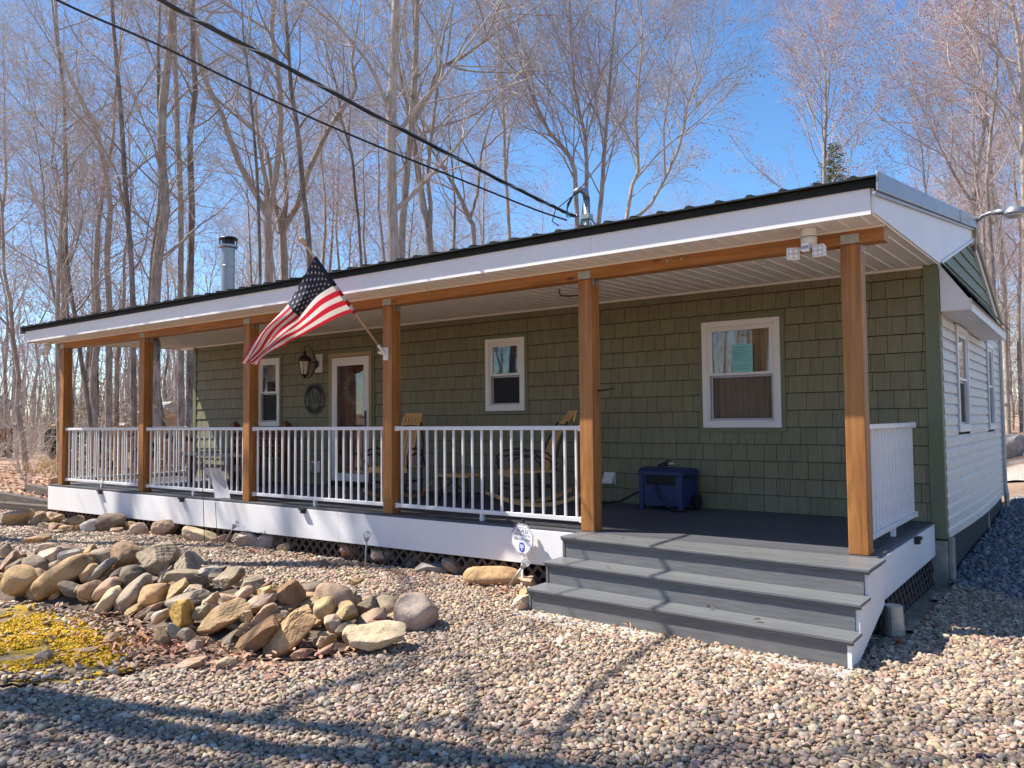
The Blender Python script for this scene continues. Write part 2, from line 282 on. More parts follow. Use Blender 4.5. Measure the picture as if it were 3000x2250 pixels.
HERO={'a':[[[-19.38,6.11,-0.15,0.136],[-19.38,6.11,0.05,0.109],[-19.41,6.03,1.08,0.09],[-19.55,5.86,2.22,0.084],[-19.46,5.87,3.25,0.072],[-19.58,5.7,4.69,0.072],[-19.61,5.6,6.02,0.06],[-19.74,5.43,7.1,0.054],[-19.73,5.31,9.39,0.042]],[[-19.56,5.72,4.57,0.048],[-19.75,5.54,5.18,0.042],[-20.1,5.25,5.78,0.036]]],'b':[[[-15.43,6.47,-0.15,0.091],[-15.43,6.47,1.47,0.073],[-15.51,6.34,2.66,0.073],[-15.64,6.16,4.12,0.067],[-15.72,6.04,5.12,0.067],[-15.84,5.87,6.47,0.062],[-15.87,5.77,7.89,0.062],[-15.79,5.73,9.65,0.056],[-15.79,5.65,11.06,0.056],[-15.77,5.57,12.73,0.05],[-15.91,5.37,14.41,0.039]]],'c':[[[-18.98,8.82,-0.15,0.161],[-18.98,8.82,1.45,0.129],[-18.87,8.72,4.54,0.116],[-18.8,8.7,5.91,0.11],[-18.82,8.61,7.2,0.103],[-18.78,8.57,8.43,0.103],[-18.64,8.59,9.81,0.097],[-18.75,8.44,11.12,0.097],[-18.92,8.22,12.5,0.09],[-19.07,8.08,13.03,0.084],[-19.58,7.62,14.43,0.078],[-20.02,7.21,15.92,0.065],[-20.03,7.1,17.68,0.052]]],'d':[[[-12.34,6.27,-0.15,0.116],[-12.34,6.27,1.47,0.093],[-12.27,6.18,3.95,0.088],[-12.23,6.14,5.19,0.083],[-12.23,6.03,7.01,0.072],[-12.29,5.9,8.66,0.072],[-12.31,5.74,10.93,0.067],[-12.38,5.59,12.69,0.062],[-12.42,5.46,14.45,0.052]]],'e':[[[-12.8,7.18,-0.15,0.229],[-12.8,7.18,1.46,0.183],[-12.71,7.1,4.0,0.172],[-12.64,7.06,5.5,0.162],[-12.52,7.07,6.94,0.151],[-12.29,7.16,8.3,0.145],[-12.32,7.05,9.86,0.14],[-12.24,7.01,11.69,0.129],[-11.95,7.09,13.87,0.118],[-11.86,7.09,14.96,0.108]]],'f':[[[-16.79,10.45,-0.15,0.178],[-16.79,10.45,1.42,0.142],[-16.63,10.28,6.43,0.11],[-16.5,10.18,9.76,0.103],[-16.51,10.02,12.47,0.097],[-16.47,9.85,15.88,0.084],[-16.43,9.78,17.64,0.078]]],'g':[[[-13.75,8.97,-0.15,0.16],[-13.75,8.97,1.44,0.128],[-13.6,8.83,5.86,0.11],[-13.43,8.77,8.94,0.105],[-13.41,8.65,11.3,0.099],[-13.2,8.71,12.88,0.093],[-13.22,8.63,14.05,0.087],[-13.19,8.57,15.56,0.076]]],'h':[[[-13.94,12.26,-0.15,0.21],[-13.94,12.26,6.84,0.168],[-13.89,12.15,9.34,0.155]],[[-13.89,12.15,9.34,0.142],[-14.06,11.99,9.91,0.11],[-14.7,11.42,11.48,0.103],[-15.12,11.01,13.24,0.097],[-15.63,10.54,14.73,0.09],[-15.85,10.28,16.49,0.084],[-15.96,10.13,17.63,0.071]],[[-13.89,12.15,9.34,0.142],[-13.68,12.25,10.37,0.11],[-13.5,12.31,11.47,0.11],[-13.34,12.33,13.22,0.103],[-13.38,12.2,14.98,0.103],[-13.51,12.02,16.37,0.09],[-13.39,12.04,17.6,0.084]],[[-13.51,12.02,16.37,0.058],[-14.07,11.58,16.83,0.052],[-14.58,11.18,17.23,0.045],[-15.08,10.78,17.62,0.039]]],'i':[[[-9.12,8.42,-0.15,0.059],[-9.12,8.42,5.79,0.047],[-9.09,8.35,7.4,0.047],[-9.08,8.25,9.16,0.047],[-9.13,8.11,10.91,0.041],[-9.19,7.98,12.34,0.036],[-9.27,7.87,13.38,0.031]]],'j':[[[-15.92,14.49,-0.15,0.214],[-15.92,14.49,7.55,0.171],[-15.92,14.37,9.54,0.156]],[[-15.92,14.37,9.54,0.142],[-16.08,14.2,10.4,0.099],[-16.21,14.04,11.53,0.085],[-16.33,13.86,13.04,0.078],[-16.76,13.5,13.81,0.071],[-17.42,12.97,14.53,0.057],[-18.3,12.26,15.54,0.05]],[[-15.92,14.37,9.54,0.142],[-15.34,14.73,10.81,0.107],[-14.94,14.95,12.09,0.107],[-14.23,15.38,13.78,0.099],[-13.65,15.76,14.77,0.092],[-13.24,16.01,15.51,0.078],[-13.35,15.87,16.61,0.064]]],'k':[[[-11.06,11.87,-0.15,0.136],[-11.06,11.87,7.29,0.109],[-11.18,11.66,9.59,0.096],[-11.23,11.5,11.62,0.084],[-11.37,11.29,13.26,0.078],[-11.41,11.18,14.72,0.066],[-11.45,11.06,16.29,0.054]]],'l':[[[-13.32,16.4,-0.15,0.08],[-13.32,16.4,7.81,0.064],[-13.43,16.12,11.22,0.064],[-13.49,15.99,12.78,0.057],[-13.78,15.69,14.2,0.05],[-13.9,15.52,15.63,0.043]]],'m':[[[-5.85,10.81,-0.15,0.214],[-5.85,10.81,6.36,0.171],[-5.83,10.73,8.07,0.16],[-5.77,10.63,10.44,0.155],[-5.65,10.62,12.27,0.14],[-5.51,10.6,14.37,0.124]],[[-5.8,10.76,7.97,0.083],[-5.61,10.89,8.17,0.072],[-5.35,11.06,8.42,0.062]],[[-5.72,10.68,10.24,0.083],[-5.4,10.9,10.65,0.067],[-4.96,11.19,11.36,0.062],[-4.52,11.48,11.88,0.047]],[[-5.73,10.63,10.96,0.078],[-6.02,10.37,11.79,0.057],[-6.28,10.13,12.52,0.047],[-6.72,9.77,13.24,0.041],[-7.03,9.51,13.76,0.031]]],'n':[[[-7.06,12.37,-0.15,0.154],[-7.06,12.37,6.84,0.123],[-6.94,12.37,8.6,0.118],[-6.71,12.41,10.87,0.112],[-6.51,12.44,12.77,0.101],[-6.39,12.42,14.66,0.084]],[[-6.65,12.43,11.29,0.09],[-6.11,12.76,12.4,0.078],[-5.82,12.93,13.18,0.067],[-5.27,13.32,13.51,0.056],[-4.58,13.8,14.17,0.045],[-4.22,14.01,15.18,0.034]]],'o':[[[-7.63,14.42,-0.15,0.166],[-7.63,14.42,7.4,0.133],[-7.77,14.21,9.14,0.121],[-7.92,14.01,10.77,0.109],[-7.96,13.93,11.59,0.096],[-8.1,13.77,12.64,0.072]],[[-7.65,14.37,8.05,0.084],[-7.57,14.36,9.25,0.078],[-7.61,14.28,9.98,0.066],[-7.51,14.28,11.3,0.06],[-7.19,14.38,13.71,0.054],[-6.99,14.44,15.27,0.042]]],'p':[[[-8.9,18.4,-0.15,0.138],[-8.9,18.4,8.47,0.11],[-9.01,18.25,9.73,0.096],[-9.48,17.82,11.14,0.076],[-9.88,17.47,12.0,0.055]],[[-9.01,18.25,9.73,0.069],[-8.7,18.41,10.88,0.062],[-8.54,18.44,12.39,0.048]]],'q':[[[-7.74,19.25,-0.15,0.086],[-7.74,19.25,8.72,0.069],[-7.79,19.04,11.61,0.069],[-7.76,18.95,13.62,0.062],[-7.78,18.76,16.59,0.048]]],'r':[[[-2.91,16.6,-0.15,0.101],[-2.91,16.6,8.64,0.081],[-3.02,16.41,10.53,0.076],[-3.56,15.96,11.38,0.058],[-4.11,15.45,13.13,0.047],[-4.52,15.04,15.09,0.029]],[[-2.85,16.7,7.77,0.081],[-2.62,16.77,9.51,0.07],[-2.6,16.68,11.28,0.064],[-2.83,16.41,12.97,0.052],[-2.86,16.22,15.91,0.035]],[[-2.83,16.76,7.08,0.087],[-2.33,17.06,8.35,0.081],[-2.11,17.09,10.52,0.07],[-1.91,17.12,12.54,0.052],[-1.58,17.17,15.89,0.035]]],'s':[[[-2.52,19.37,-0.15,0.094],[-2.52,19.37,8.84,0.075],[-2.1,19.58,10.63,0.062],[-2.11,19.47,12.45,0.056],[-1.84,19.51,15.2,0.037]],[[-2.36,19.49,8.96,0.062],[-1.78,19.89,9.45,0.056],[-0.86,20.45,11.56,0.05],[-0.62,20.55,12.94,0.037]]],'t':[[[2.22,27.87,-0.15,0.106],[2.22,27.87,9.05,0.085],[2.31,27.73,12.6,0.071],[2.43,27.72,14.3,0.057],[2.44,27.61,16.43,0.028]]],'u':[[[7.49,28.13,-0.15,0.129],[7.49,28.13,7.55,0.103],[7.61,28.09,9.99,0.09],[7.9,28.19,11.8,0.071],[8.11,28.25,13.48,0.052],[7.96,28.04,15.16,0.032]],[[7.6,28.1,9.61,0.058],[7.08,27.65,10.65,0.045],[6.51,27.14,12.21,0.032]]],'v':[[[9.38,22.42,-0.15,0.143],[9.38,22.42,1.28,0.114],[9.52,22.19,6.96,0.093],[9.58,22.02,10.78,0.072],[9.59,21.91,12.78,0.062],[9.42,21.7,14.19,0.047]],[[9.55,21.99,10.89,0.047],[9.26,21.7,12.23,0.041],[8.88,21.36,13.06,0.031],[8.32,20.92,13.59,0.026]],[[9.56,22.09,9.23,0.036],[9.13,21.68,10.79,0.031],[8.58,21.23,11.52,0.026],[7.93,20.72,11.94,0.021]]],'w':[[[8.32,29.12,-0.15,0.145],[8.32,29.12,1.15,0.116],[8.36,28.96,4.44,0.103],[8.38,28.86,6.37,0.097],[8.34,28.72,8.31,0.084],[8.15,28.47,10.12,0.065],[8.17,28.37,12.19,0.045]]],'x':[[[8.61,31.64,-0.15,0.095],[8.61,31.64,4.35,0.076],[8.69,31.57,6.69,0.069],[8.84,31.56,8.75,0.062],[8.68,31.3,11.23,0.048]]]}
PILE=[
([3.4,-3.11,0.189],0.236,0.285,60,'tan','large tan egg-shaped boulder tilted at the left end of the rock pile'),
([3.671,-2.893,0.211],0.549,0.231,35,'tan','long humped tan boulder leaning over the moss, second from the left'),
([3.924,-2.894,0.154],0.113,0.209,75,'dark','dark pitted upright rock right of the long humped boulder'),
([4.037,-2.865,0.162],0.069,0.123,88,'grey','thin grey stone standing between two upright rocks at the moss edge'),
([4.247,-2.88,0.169],0.157,0.173,20,'brown','rounded brown rock behind the pale smooth stone by the moss'),
([4.389,-2.821,0.186],0.198,0.135,45,'pink','pinkish grey rock leaning behind the pale smooth stone'),
([4.581,-2.904,0.129],0.223,0.132,50,'pale','pale smooth oval stone leaning out onto the moss'),
([4.761,-2.804,0.182],0.363,0.166,46,'grey','long grey leaning boulder right of the pale oval stone'),
([3.282,-2.802,0.367],0.206,0.149,10,'pinkw','pinkish white boulder on the top row of the rock pile'),
([3.516,-2.688,0.376],0.245,0.125,0,'blue','pale bluish flat boulder on the top row beside the pinkish one'),
([3.78,-2.581,0.371],0.243,0.135,5,'grey','grey block on the top row beside the round boulder'),
([4.004,-2.468,0.382],0.224,0.224,0,'brown','round grey-brown boulder on top of the rock pile'),
([3.3,-2.935,0.287],0.248,0.18,0,'dark','dark flat-topped rock above the tan egg-shaped boulder'),
([3.136,-3.061,0.267],0.214,0.113,38,'dark','dark slab leaning above the left end of the pile'),
([3.028,-3.046,0.333],0.154,0.125,40,'pink','pink-grey rock at the left edge of the photo in the pile'),
([3.122,-2.779,0.412],0.181,0.093,10,'pinkw','flat pink rock behind the top row of the pile'),
([3.325,-2.648,0.424],0.209,0.052,0,'pink','thin pink slab behind the pale bluish boulder'),
([3.567,-2.564,0.417],0.104,0.086,20,'tan','small tan wedge standing up behind the top row'),
([3.922,-2.75,0.269],0.153,0.115,40,'tan','tan rock wedged at the upper end of the long humped boulder'),
([4.016,-2.683,0.279],0.273,0.098,45,'blue','dark bluish slab leaning under the top row'),
([4.208,-2.642,0.255],0.167,0.086,40,'dark','dark slab lying under the round grey-brown boulder'),
([2.887,-3.016,0.412],0.122,0.11,0,'grey','grey rock cut by the left edge on the pile top'),
([3.445,-2.972,0.204],0.144,0.166,50,'brown','brown rock tucked behind the long humped boulder'),
([3.403,-2.8,0.299],0.114,0.074,20,'grey','small grey rock between the dark flat-topped and humped boulders'),
([2.921,-2.763,0.486],0.249,0.065,12,'tan','flat tan slab lying on gravel behind the pile'),
([4.406,-2.422,0.386],0.316,0.24,0,'browng','largest angular grey-brown boulder on top of the pile'),
([4.884,-2.397,0.392],0.215,0.184,0,'grey','blocky grey boulder at the right end of the top row'),
([4.41,-2.616,0.272],0.165,0.16,0,'dark','dark cracked round rock under the largest angular boulder'),
([4.619,-2.56,0.259],0.111,0.079,35,'grey','small grey wedge under the largest angular boulder'),
([4.866,-2.568,0.299],0.134,0.087,42,'blue','dark blue slab under the blocky grey boulder'),
([5.114,-2.523,0.314],0.314,0.111,-5,'browng','long olive-brown slab below the blocky grey boulder'),
([5.228,-2.659,0.276],0.211,0.133,35,'tang','olive-tan rock leaning above the golden rock'),
([5.22,-2.4,0.361],0.193,0.086,0,'blue','flat bluish stone at the foot of the blocky boulder'),
([5.385,-2.438,0.335],0.1,0.085,0,'dark','small dark brown stone beside the flat bluish stone'),
([5.575,-2.446,0.348],0.245,0.147,15,'browng','broad grey-brown block at the back of the pile middle'),
([4.984,-2.733,0.206],0.224,0.144,10,'orange','smooth orange-tan rounded rock in the pile middle'),
([5.347,-2.603,0.271],0.142,0.093,-20,'pinkw','pale lilac flaky slab above the golden rock'),
([5.469,-2.735,0.224],0.314,0.09,15,'grey','long curved grey slab right behind the golden rock'),
([5.15,-2.829,0.134],0.3,0.073,28,'pink','thin pinkish slab left of the golden rock'),
([5.697,-2.919,0.194],0.195,0.172,10,'gold','golden yellow-brown angular rock at the front of the pile'),
([4.947,-2.86,0.113],0.138,0.064,30,'tang','thin tan slab under the long grey leaning boulder'),
([5.467,-2.947,0.145],0.12,0.088,30,'pinkw','pale lilac rounded stone left of the golden rock'),
([5.855,-3.073,0.117],0.113,0.092,-15,'lichen','grey pitted rock with lichen under the golden rock'),
([5.892,-3.158,0.099],0.133,0.099,-35,'brown','brown wedge-shaped rock at the corner of the moss'),
([5.986,-3.053,0.103],0.125,0.086,10,'grey','grey stone below the large tan beam-like boulder'),
([5.784,-2.8,0.191],0.128,0.11,30,'lichen','rough white rock behind the large tan beam-like boulder'),
([6.083,-2.879,0.17],0.385,0.188,28,'tan','large tan beam-like boulder at the front middle of the pile'),
([5.7,-2.65,0.238],0.113,0.089,35,'pink','flat lilac stone behind the rough white rock'),
([5.835,-2.607,0.256],0.154,0.093,10,'pink','pink-tan block above the large tan beam-like boulder'),
([5.479,-3.307,0.076],0.114,0.066,20,'brown','lone brown stone resting on the yellow moss'),
([6.207,-3.117,0.085],0.1,0.088,0,'pinkw','pink rock in dead leaves in front of the beam-like boulder'),
([5.866,-2.516,0.282],0.174,0.085,25,'pink','pinkish flat slab on top of the pile middle'),
([6.138,-2.54,0.257],0.21,0.119,30,'pinkw','pale pink angular rock left of the rough square block'),
([6.239,-2.369,0.288],0.194,0.185,-3,'rust','rough rusty square block on the pile'),
([6.004,-2.372,0.292],0.147,0.095,20,'tang','olive-grey rock behind the rough square block'),
([5.765,-2.375,0.326],0.204,0.092,10,'browng','flat grey-brown slab at the back of the pile'),
([5.851,-2.289,0.311],0.102,0.058,20,'rust','small dark red stone at the back edge of the pile'),
([6.347,-2.679,0.206],0.202,0.118,35,'pink','lilac-brown rock right of the large beam-like boulder'),
([6.402,-2.605,0.19],0.176,0.066,15,'grey','grey-lilac slab behind the rough pitted boulder'),
([6.582,-2.874,0.148],0.365,0.137,35,'rust','long rough pitted brown boulder at the front'),
([6.731,-2.736,0.178],0.383,0.208,48,'orange','largest pale orange sandstone slab leaning at the front of the pile'),
([6.206,-2.128,0.239],0.125,0.053,0,'tan','flat tan stone behind the smooth lilac boulder'),
([6.324,-2.236,0.218],0.154,0.065,20,'tang','tan slab above the pale orange sandstone slab'),
([6.236,-2.724,0.2],0.097,0.106,40,'tang','pale yellow stone beside the lilac-brown rock'),
([6.927,-2.783,0.077],0.129,0.053,20,'red','flat red stone right of the sandstone slab on gravel'),
([6.343,-2.819,0.153],0.116,0.077,5,'brown','dim brown stone under the large beam-like boulder'),
([6.392,-2.048,0.239],0.281,0.162,-15,'pink','large smooth lilac boulder on the right half of the pile'),
([6.541,-2.281,0.206],0.15,0.15,10,'tang','yellow-tan hollowed rock in front of the smooth lilac boulder'),
([6.704,-2.229,0.182],0.171,0.157,-10,'tang','yellow-tan pointed rock right of the hollowed one'),
([6.65,-1.968,0.178],0.164,0.117,15,'dark','dark grey-green rock right of the pointed yellow-tan rock'),
([6.744,-1.814,0.155],0.204,0.128,-15,'browng','dark grey rock left of the big round boulder'),
([6.826,-2.083,0.138],0.227,0.113,25,'pink','long pinkish grey rock in front of the dark grey-green rock'),
([6.91,-2.058,0.105],0.212,0.086,-5,'red','reddish brown flat rock beside the big round boulder'),
([7.042,-1.834,0.145],0.293,0.238,0,'pinkg','big round pinkish grey boulder at the right end of the pile'),
([7.202,-2.43,0.116],0.422,0.166,10,'pale','large pale tan boulder at the front right of the pile'),
([6.946,-2.375,0.118],0.12,0.112,50,'pale','pale horn-shaped rock behind the large pale tan boulder'),
([6.74,-2.386,0.15],0.11,0.105,10,'pinkw','pinkish white cube-like stone below the hollowed rock'),
([6.82,-2.359,0.121],0.118,0.061,35,'pink','thin pink stone leaning under the pointed yellow-tan rock'),
([6.92,-2.598,0.11],0.137,0.1,10,'tan','tan angular stone right of the sandstone slab'),
([7.001,-2.656,0.075],0.127,0.053,30,'red','flat red stone on gravel below the tan angular stone'),
([6.504,-1.741,0.186],0.167,0.064,5,'pink','flat pink stone at the back right of the pile'),
([6.141,-2.039,0.268],0.215,0.093,0,'dark','dark grey stone behind the smooth lilac boulder'),
([6.129,-1.601,0.253],0.139,0.057,0,'tan','lone flat tan stone out on the gravel behind the pile'),
([6.634,-1.638,0.145],0.083,0.044,-10,'tan','small flat tan stone behind the dark grey rock'),
([6.828,-1.877,0.105],0.089,0.051,0,'grey','small flat grey stone left of the big round boulder'),
([6.686,-3.207,0.075],0.17,0.061,12,'pale','flat pale slab on gravel in front of the pitted boulder'),
([6.658,-3.047,0.064],0.105,0.035,5,'red','thin brown slab on gravel in front of the pitted boulder'),
([6.525,-3.335,0.074],0.225,0.061,10,'pink','flat pinkish slab half buried in leaves at the front'),
([5.546,-3.788,0.073],0.085,0.057,15,'grey','small grey stone poking through the moss'),
([5.592,-3.547,0.062],0.161,0.029,5,'tan','thin tan stone lying flat on the moss'),
]
BORD=[
([-2.351,-0.908,0.126],0.419,0.19,14,'tan','big tan boulder at the left edge of the photo before the porch'),
([-3.053,-0.302,0.091],0.276,0.102,20,'tan','long tan stone at the left corner of the porch'),
([-2.097,-0.686,0.103],0.248,0.134,38,'pink','tilted pinkish slab right of the big tan boulder'),
([-2.141,-0.597,0.092],0.125,0.106,20,'brown','small brown stone beside the tilted pinkish slab'),
([-2.799,-0.18,0.099],0.265,0.122,-12,'pinkw','pinkish white stone highest at the porch left corner'),
([-2.036,-0.56,0.104],0.115,0.134,80,'tan','upright tan stone at the porch left corner'),
([-2.082,-0.423,0.097],0.194,0.116,20,'tang','tan stone right of the upright one at the porch corner'),
([-1.362,-0.921,0.09],0.145,0.1,15,'pinkw','pale pink stone in front of the porch left corner'),
([-1.292,-0.798,0.09],0.246,0.1,15,'pink','flat pink stone in front of the porch left corner'),
([-1.585,-0.557,0.076],0.169,0.066,5,'tan','thin tan stone behind the flat pink stone'),
([-1.464,-0.45,0.103],0.197,0.132,20,'tan','tan stone under the left end of the lattice'),
([-1.294,-0.437,0.091],0.186,0.103,5,'orange','orange-tan stone beside the white bluish rock'),
([-1.715,-0.189,0.096],0.126,0.116,-45,'tan','tan stone leaning on the lattice'),
([-0.881,-0.765,0.089],0.205,0.098,10,'orange','flat orange stone in the front row by the white rock'),
([-0.817,-0.647,0.089],0.135,0.099,20,'orange','small orange stone left of the white bluish rock'),
([-0.838,-0.935,0.078],0.141,0.07,20,'pinkw','small pale stone at the front of the left border'),
([-0.62,-0.574,0.111],0.232,0.152,5,'white','white bluish rounded rock beside the dark brown one'),
([-0.444,-0.395,0.136],0.331,0.215,-5,'darkb','big dark brown rounded rock in the border'),
([-0.206,-0.416,0.078],0.159,0.071,0,'pink','low pink stone in front of the dark brown rock'),
([-1.689,-0.011,0.081],0.117,0.078,15,'tan','small tan stone behind the white bluish rock'),
([-0.287,-0.186,0.093],0.225,0.108,0,'tan','half shaded tan stone right of the dark brown rock'),
([0.28,-0.338,0.105],0.197,0.136,0,'pinkw','pale pink stone left of the square tan-pink boulder'),
([0.654,-0.168,0.125],0.293,0.188,-10,'pink','square tan-pink boulder under the garden flag side'),
([0.485,0.182,0.106],0.264,0.14,-10,'orange','orange-brown stone perched beside the square boulder'),
([1.621,-0.224,0.112],0.397,0.156,-15,'pale','long pale stone below the garden flag pole'),
([1.973,-0.121,0.095],0.266,0.112,5,'pink','pinkish stone left of the leaning solar light'),
([2.511,-0.103,0.111],0.313,0.151,-8,'pinkg','lilac white rock right of the leaning solar light'),
([2.236,-0.101,0.099],0.123,0.123,0,'grey','grey stone behind the leaning solar light'),
([2.748,0.011,0.106],0.281,0.141,10,'pinkg','lilac rounded rock in the middle of the border'),
([2.93,0.115,0.09],0.16,0.1,-15,'grey','grey stone right of the lilac rounded rock'),
([3.148,0.032,0.085],0.246,0.088,18,'tan','flat tan wedge in the middle of the border'),
([3.234,0.281,0.094],0.15,0.11,20,'tan','small tan stone right of the flat tan wedge'),
([3.578,0.183,0.096],0.194,0.116,0,'pink','pink-tan rock left of the red-brown rock'),
([3.728,0.204,0.088],0.163,0.096,-10,'tan','tan stone touching the red-brown rock'),
([4.23,0.078,0.105],0.335,0.136,-15,'red','red-brown rock beside the straight solar light'),
([4.813,0.089,0.103],0.334,0.131,-10,'pinkw','white-pink flat rock right of the straight solar light'),
([5.243,0.1,0.101],0.29,0.128,15,'darkb','dark brown oval stone in the border'),
([5.648,-0.099,0.085],0.341,0.088,0,'blue','long flat grey stone in shade under the fascia'),
([5.837,0.048,0.111],0.253,0.152,-25,'grey','grey stone leaning against the fascia in shade'),
([6.021,0.092,0.11],0.1,0.15,80,'brown','small upright brown stone behind the long orange one'),
([6.555,-0.237,0.11],0.476,0.151,-6,'orange','long smooth orange stone beside the steps'),
([6.879,-0.131,0.091],0.149,0.103,-25,'pink','pinkish stone beside the steps behind the globe light'),
([7.33,-0.888,0.102],0.151,0.131,25,'pinkw','pale pink rock against the bottom step'),
([7.099,-0.515,0.08],0.075,0.075,0,'orange','small orange stone against the bottom step'),
]
FLAG=[(0,[[4.872,-1.0,3.267],[4.678,-0.95,3.147],[4.261,-0.86,2.883],[3.836,-0.8,2.668],[3.539,-0.76,2.493],[3.401,-0.74,2.368],[3.267,-0.72,2.291]]),(0.27,[[4.853,-0.86,3.147],[4.692,-0.88,3.001],[4.406,-0.9,2.786],[3.971,-0.86,2.62],[3.678,-0.8,2.448],[3.486,-0.77,2.353],[3.36,-0.74,2.29]]),(0.54,[[4.838,-0.72,3.018],[4.598,-0.74,2.927],[4.396,-0.82,2.725],[4.018,-0.76,2.608],[3.689,-0.74,2.427],[3.498,-0.72,2.33],[3.359,-0.7,2.288]]),(0.77,[[4.833,-0.57,2.896],[4.55,-0.6,2.821],[4.257,-0.7,2.628],[3.912,-0.62,2.562],[3.647,-0.66,2.409],[3.456,-0.66,2.302],[3.387,-0.67,2.284]]),(1,[[4.837,-0.44,2.784],[4.577,-0.47,2.724],[4.119,-0.55,2.557],[3.821,-0.53,2.492],[3.538,-0.57,2.413],[3.441,-0.6,2.366],[3.393,-0.62,2.273]])]
CABLE1=[[4.99, -5.87, 6.54], [5.07, -4.86, 5.8], [5.15, -3.85, 5.29], [5.22, -2.83, 5.02], [5.3, -1.82, 4.88], [5.41, -0.35, 4.67], [5.55, 1.4, 4.45], [5.63, 2.47, 4.34], [5.65, 2.77, 4.33]]
CABLE2=[[3.48, -5.72, 6.8], [3.69, -4.87, 6.04], [3.91, -4.02, 5.52], [4.12, -3.17, 5.25], [4.34, -2.31, 5.09], [4.6, -1.25, 4.85], [4.86, -0.22, 4.66], [5.16, 0.99, 4.48], [5.43, 2.05, 4.32], [5.58, 2.63, 4.26]]
# ============ ground ============
D_=0.6; WY=2.348; XH=9.971; XL=-2.70
def terrain_z(x,y):
    d=np.hypot(x-8,y+2); s=np.clip((d-42)/50,0,1); s=s*s*(3-2*s)
    b=np.clip((y-20)/8,0,1)*np.clip((x-3)/5,0,1)
    q=np.clip((x-8.3)/1.6,0,1); q=q*q*(3-2*q)
    return .012+.011*np.sin(x*1.3+y*.7)+.011*np.sin(y*1.9-x*.6)+s*2.6+b*.9*(1-s)+.036*np.clip(y-2.3,0,9)*q
gx=np.concatenate([np.linspace(-170,-12,50),np.linspace(-11,16,55),np.linspace(18,110,30)]); gy=np.concatenate([np.linspace(-60,-9,20),np.linspace(-8,14,45),np.linspace(16,150,50)])
GX,GY=np.meshgrid(gx,gy); GZ=terrain_z(GX,GY)
V=np.stack([GX,GY,GZ],-1).reshape(-1,3); nxg=len(gx)
ii=np.arange(len(gy)-1)[:,None]*nxg+np.arange(nxg-1)[None,:]; F=np.stack([ii,ii+1,ii+nxg+1,ii+nxg],-1).reshape(-1,4)
m,t,p=newmat('forest_floor')
v=coords(t,(1,1,1),True); n1=noise(t,v,.55,5); n2=noise(t,v,9,6,.7); n3=noise(t,v,38,3,.7)
c=ramp(t,n2,(.3,(.13,.08,.05)),(.5,(.29,.175,.115)),(.68,(.46,.31,.22))); c=mixc(t,ramp(t,n3,(.5,0.0),(.68,.8)),c,(.56,.42,.33)); c=mixc(t,ramp(t,n1,(.45,0.0),(.7,.5)),c,(.13,.095,.06))
t.links.new(c,p.inputs['Base Color']); p.inputs['Roughness'].default_value=.95; bump(t,p,n2,.6,.03); MT['floor']=m
g=place('ground',mesh('ground',V,F,'floor',None,True)); tagp(g,'brown leaf covered ground under the bare woods','ground',kind='structure')
def sheet(name,poly,z,mat,label,cat,res=.25,wob=0.0):
    P=np.array(poly); x0,y0=P.min(0); x1,y1=P.max(0)
    xs=np.arange(x0,x1+res,res); ys=np.arange(y0,y1+res,res)
    def inside(x,y):
        c=False; n=len(P)
        for i in range(n):
            a,b=P[i],P[(i+1)%n]
            if (a[1]>y)!=(b[1]>y) and x<(b[0]-a[0])*(y-a[1])/(b[1]-a[1])+a[0]: c=not c
        return c
    idx={};V=[];F=[]
    for j,y in enumerate(ys[:-1]):
        for i,x in enumerate(xs[:-1]):
            if inside(x+res/2+wob*math.sin(y*5.1),y+res/2+wob*math.sin(x*4.3)):
                f=[]
                for (a,b) in ((i,j),(i+1,j),(i+1,j+1),(i,j+1)):
                    if (a,b) not in idx: idx[(a,b)]=len(V); V.append((xs[a],ys[b],z(xs[a],ys[b]) if callable(z) else z))
                    f.append(idx[(a,b)])
                F.append(f)
    o=place(name,mesh(name,V,F,mat,None,True)); return tagp(o,label,cat,kind='structure'),inside
def pebblemat(name,cols,scale,dark):
    m,t,p=newmat(name); v=coords(t,(1,1,1),True)
    vo=N(t,'ShaderNodeTexVoronoi'); vo.inputs['Scale'].default_value=scale; t.links.new(v,vo.inputs['Vector'])
    sp=N(t,'ShaderNodeSeparateColor'); t.links.new(vo.outputs['Color'],sp.inputs[0])
    k=len(cols); c=ramp(t,sp.outputs[0],*[((i+.5)/k,q) for i,q in enumerate(cols)])
    c=mixc(t,ramp(t,vo.outputs['Distance'],(.45,0.0),(.8,.8)),c,dark)
    t.links.new(c,p.inputs['Base Color']); p.inputs['Roughness'].default_value=.85
    iv=N(t,'ShaderNodeMath',operation='MULTIPLY'); iv.inputs[1].default_value=-1; t.links.new(vo.outputs['Distance'],iv.inputs[0]); bump(t,p,iv.outputs[0],.8,.02); return m
PEB=[(.40,.30,.20),(.29,.235,.18),(.42,.29,.20),(.56,.46,.36),(.25,.165,.105),(.18,.155,.135),(.46,.345,.21),(.36,.235,.17),(.33,.27,.22),(.38,.27,.21)]
GRV=[(.20,.205,.225),(.15,.155,.17),(.26,.26,.275),(.32,.31,.31),(.19,.18,.18)]
MT['pebble_bed']=pebblemat('pebble_bed',PEB,26,(.10,.08,.06)); MT['crushed']=pebblemat('crushed_stone_bed',GRV,30,(.05,.05,.055))
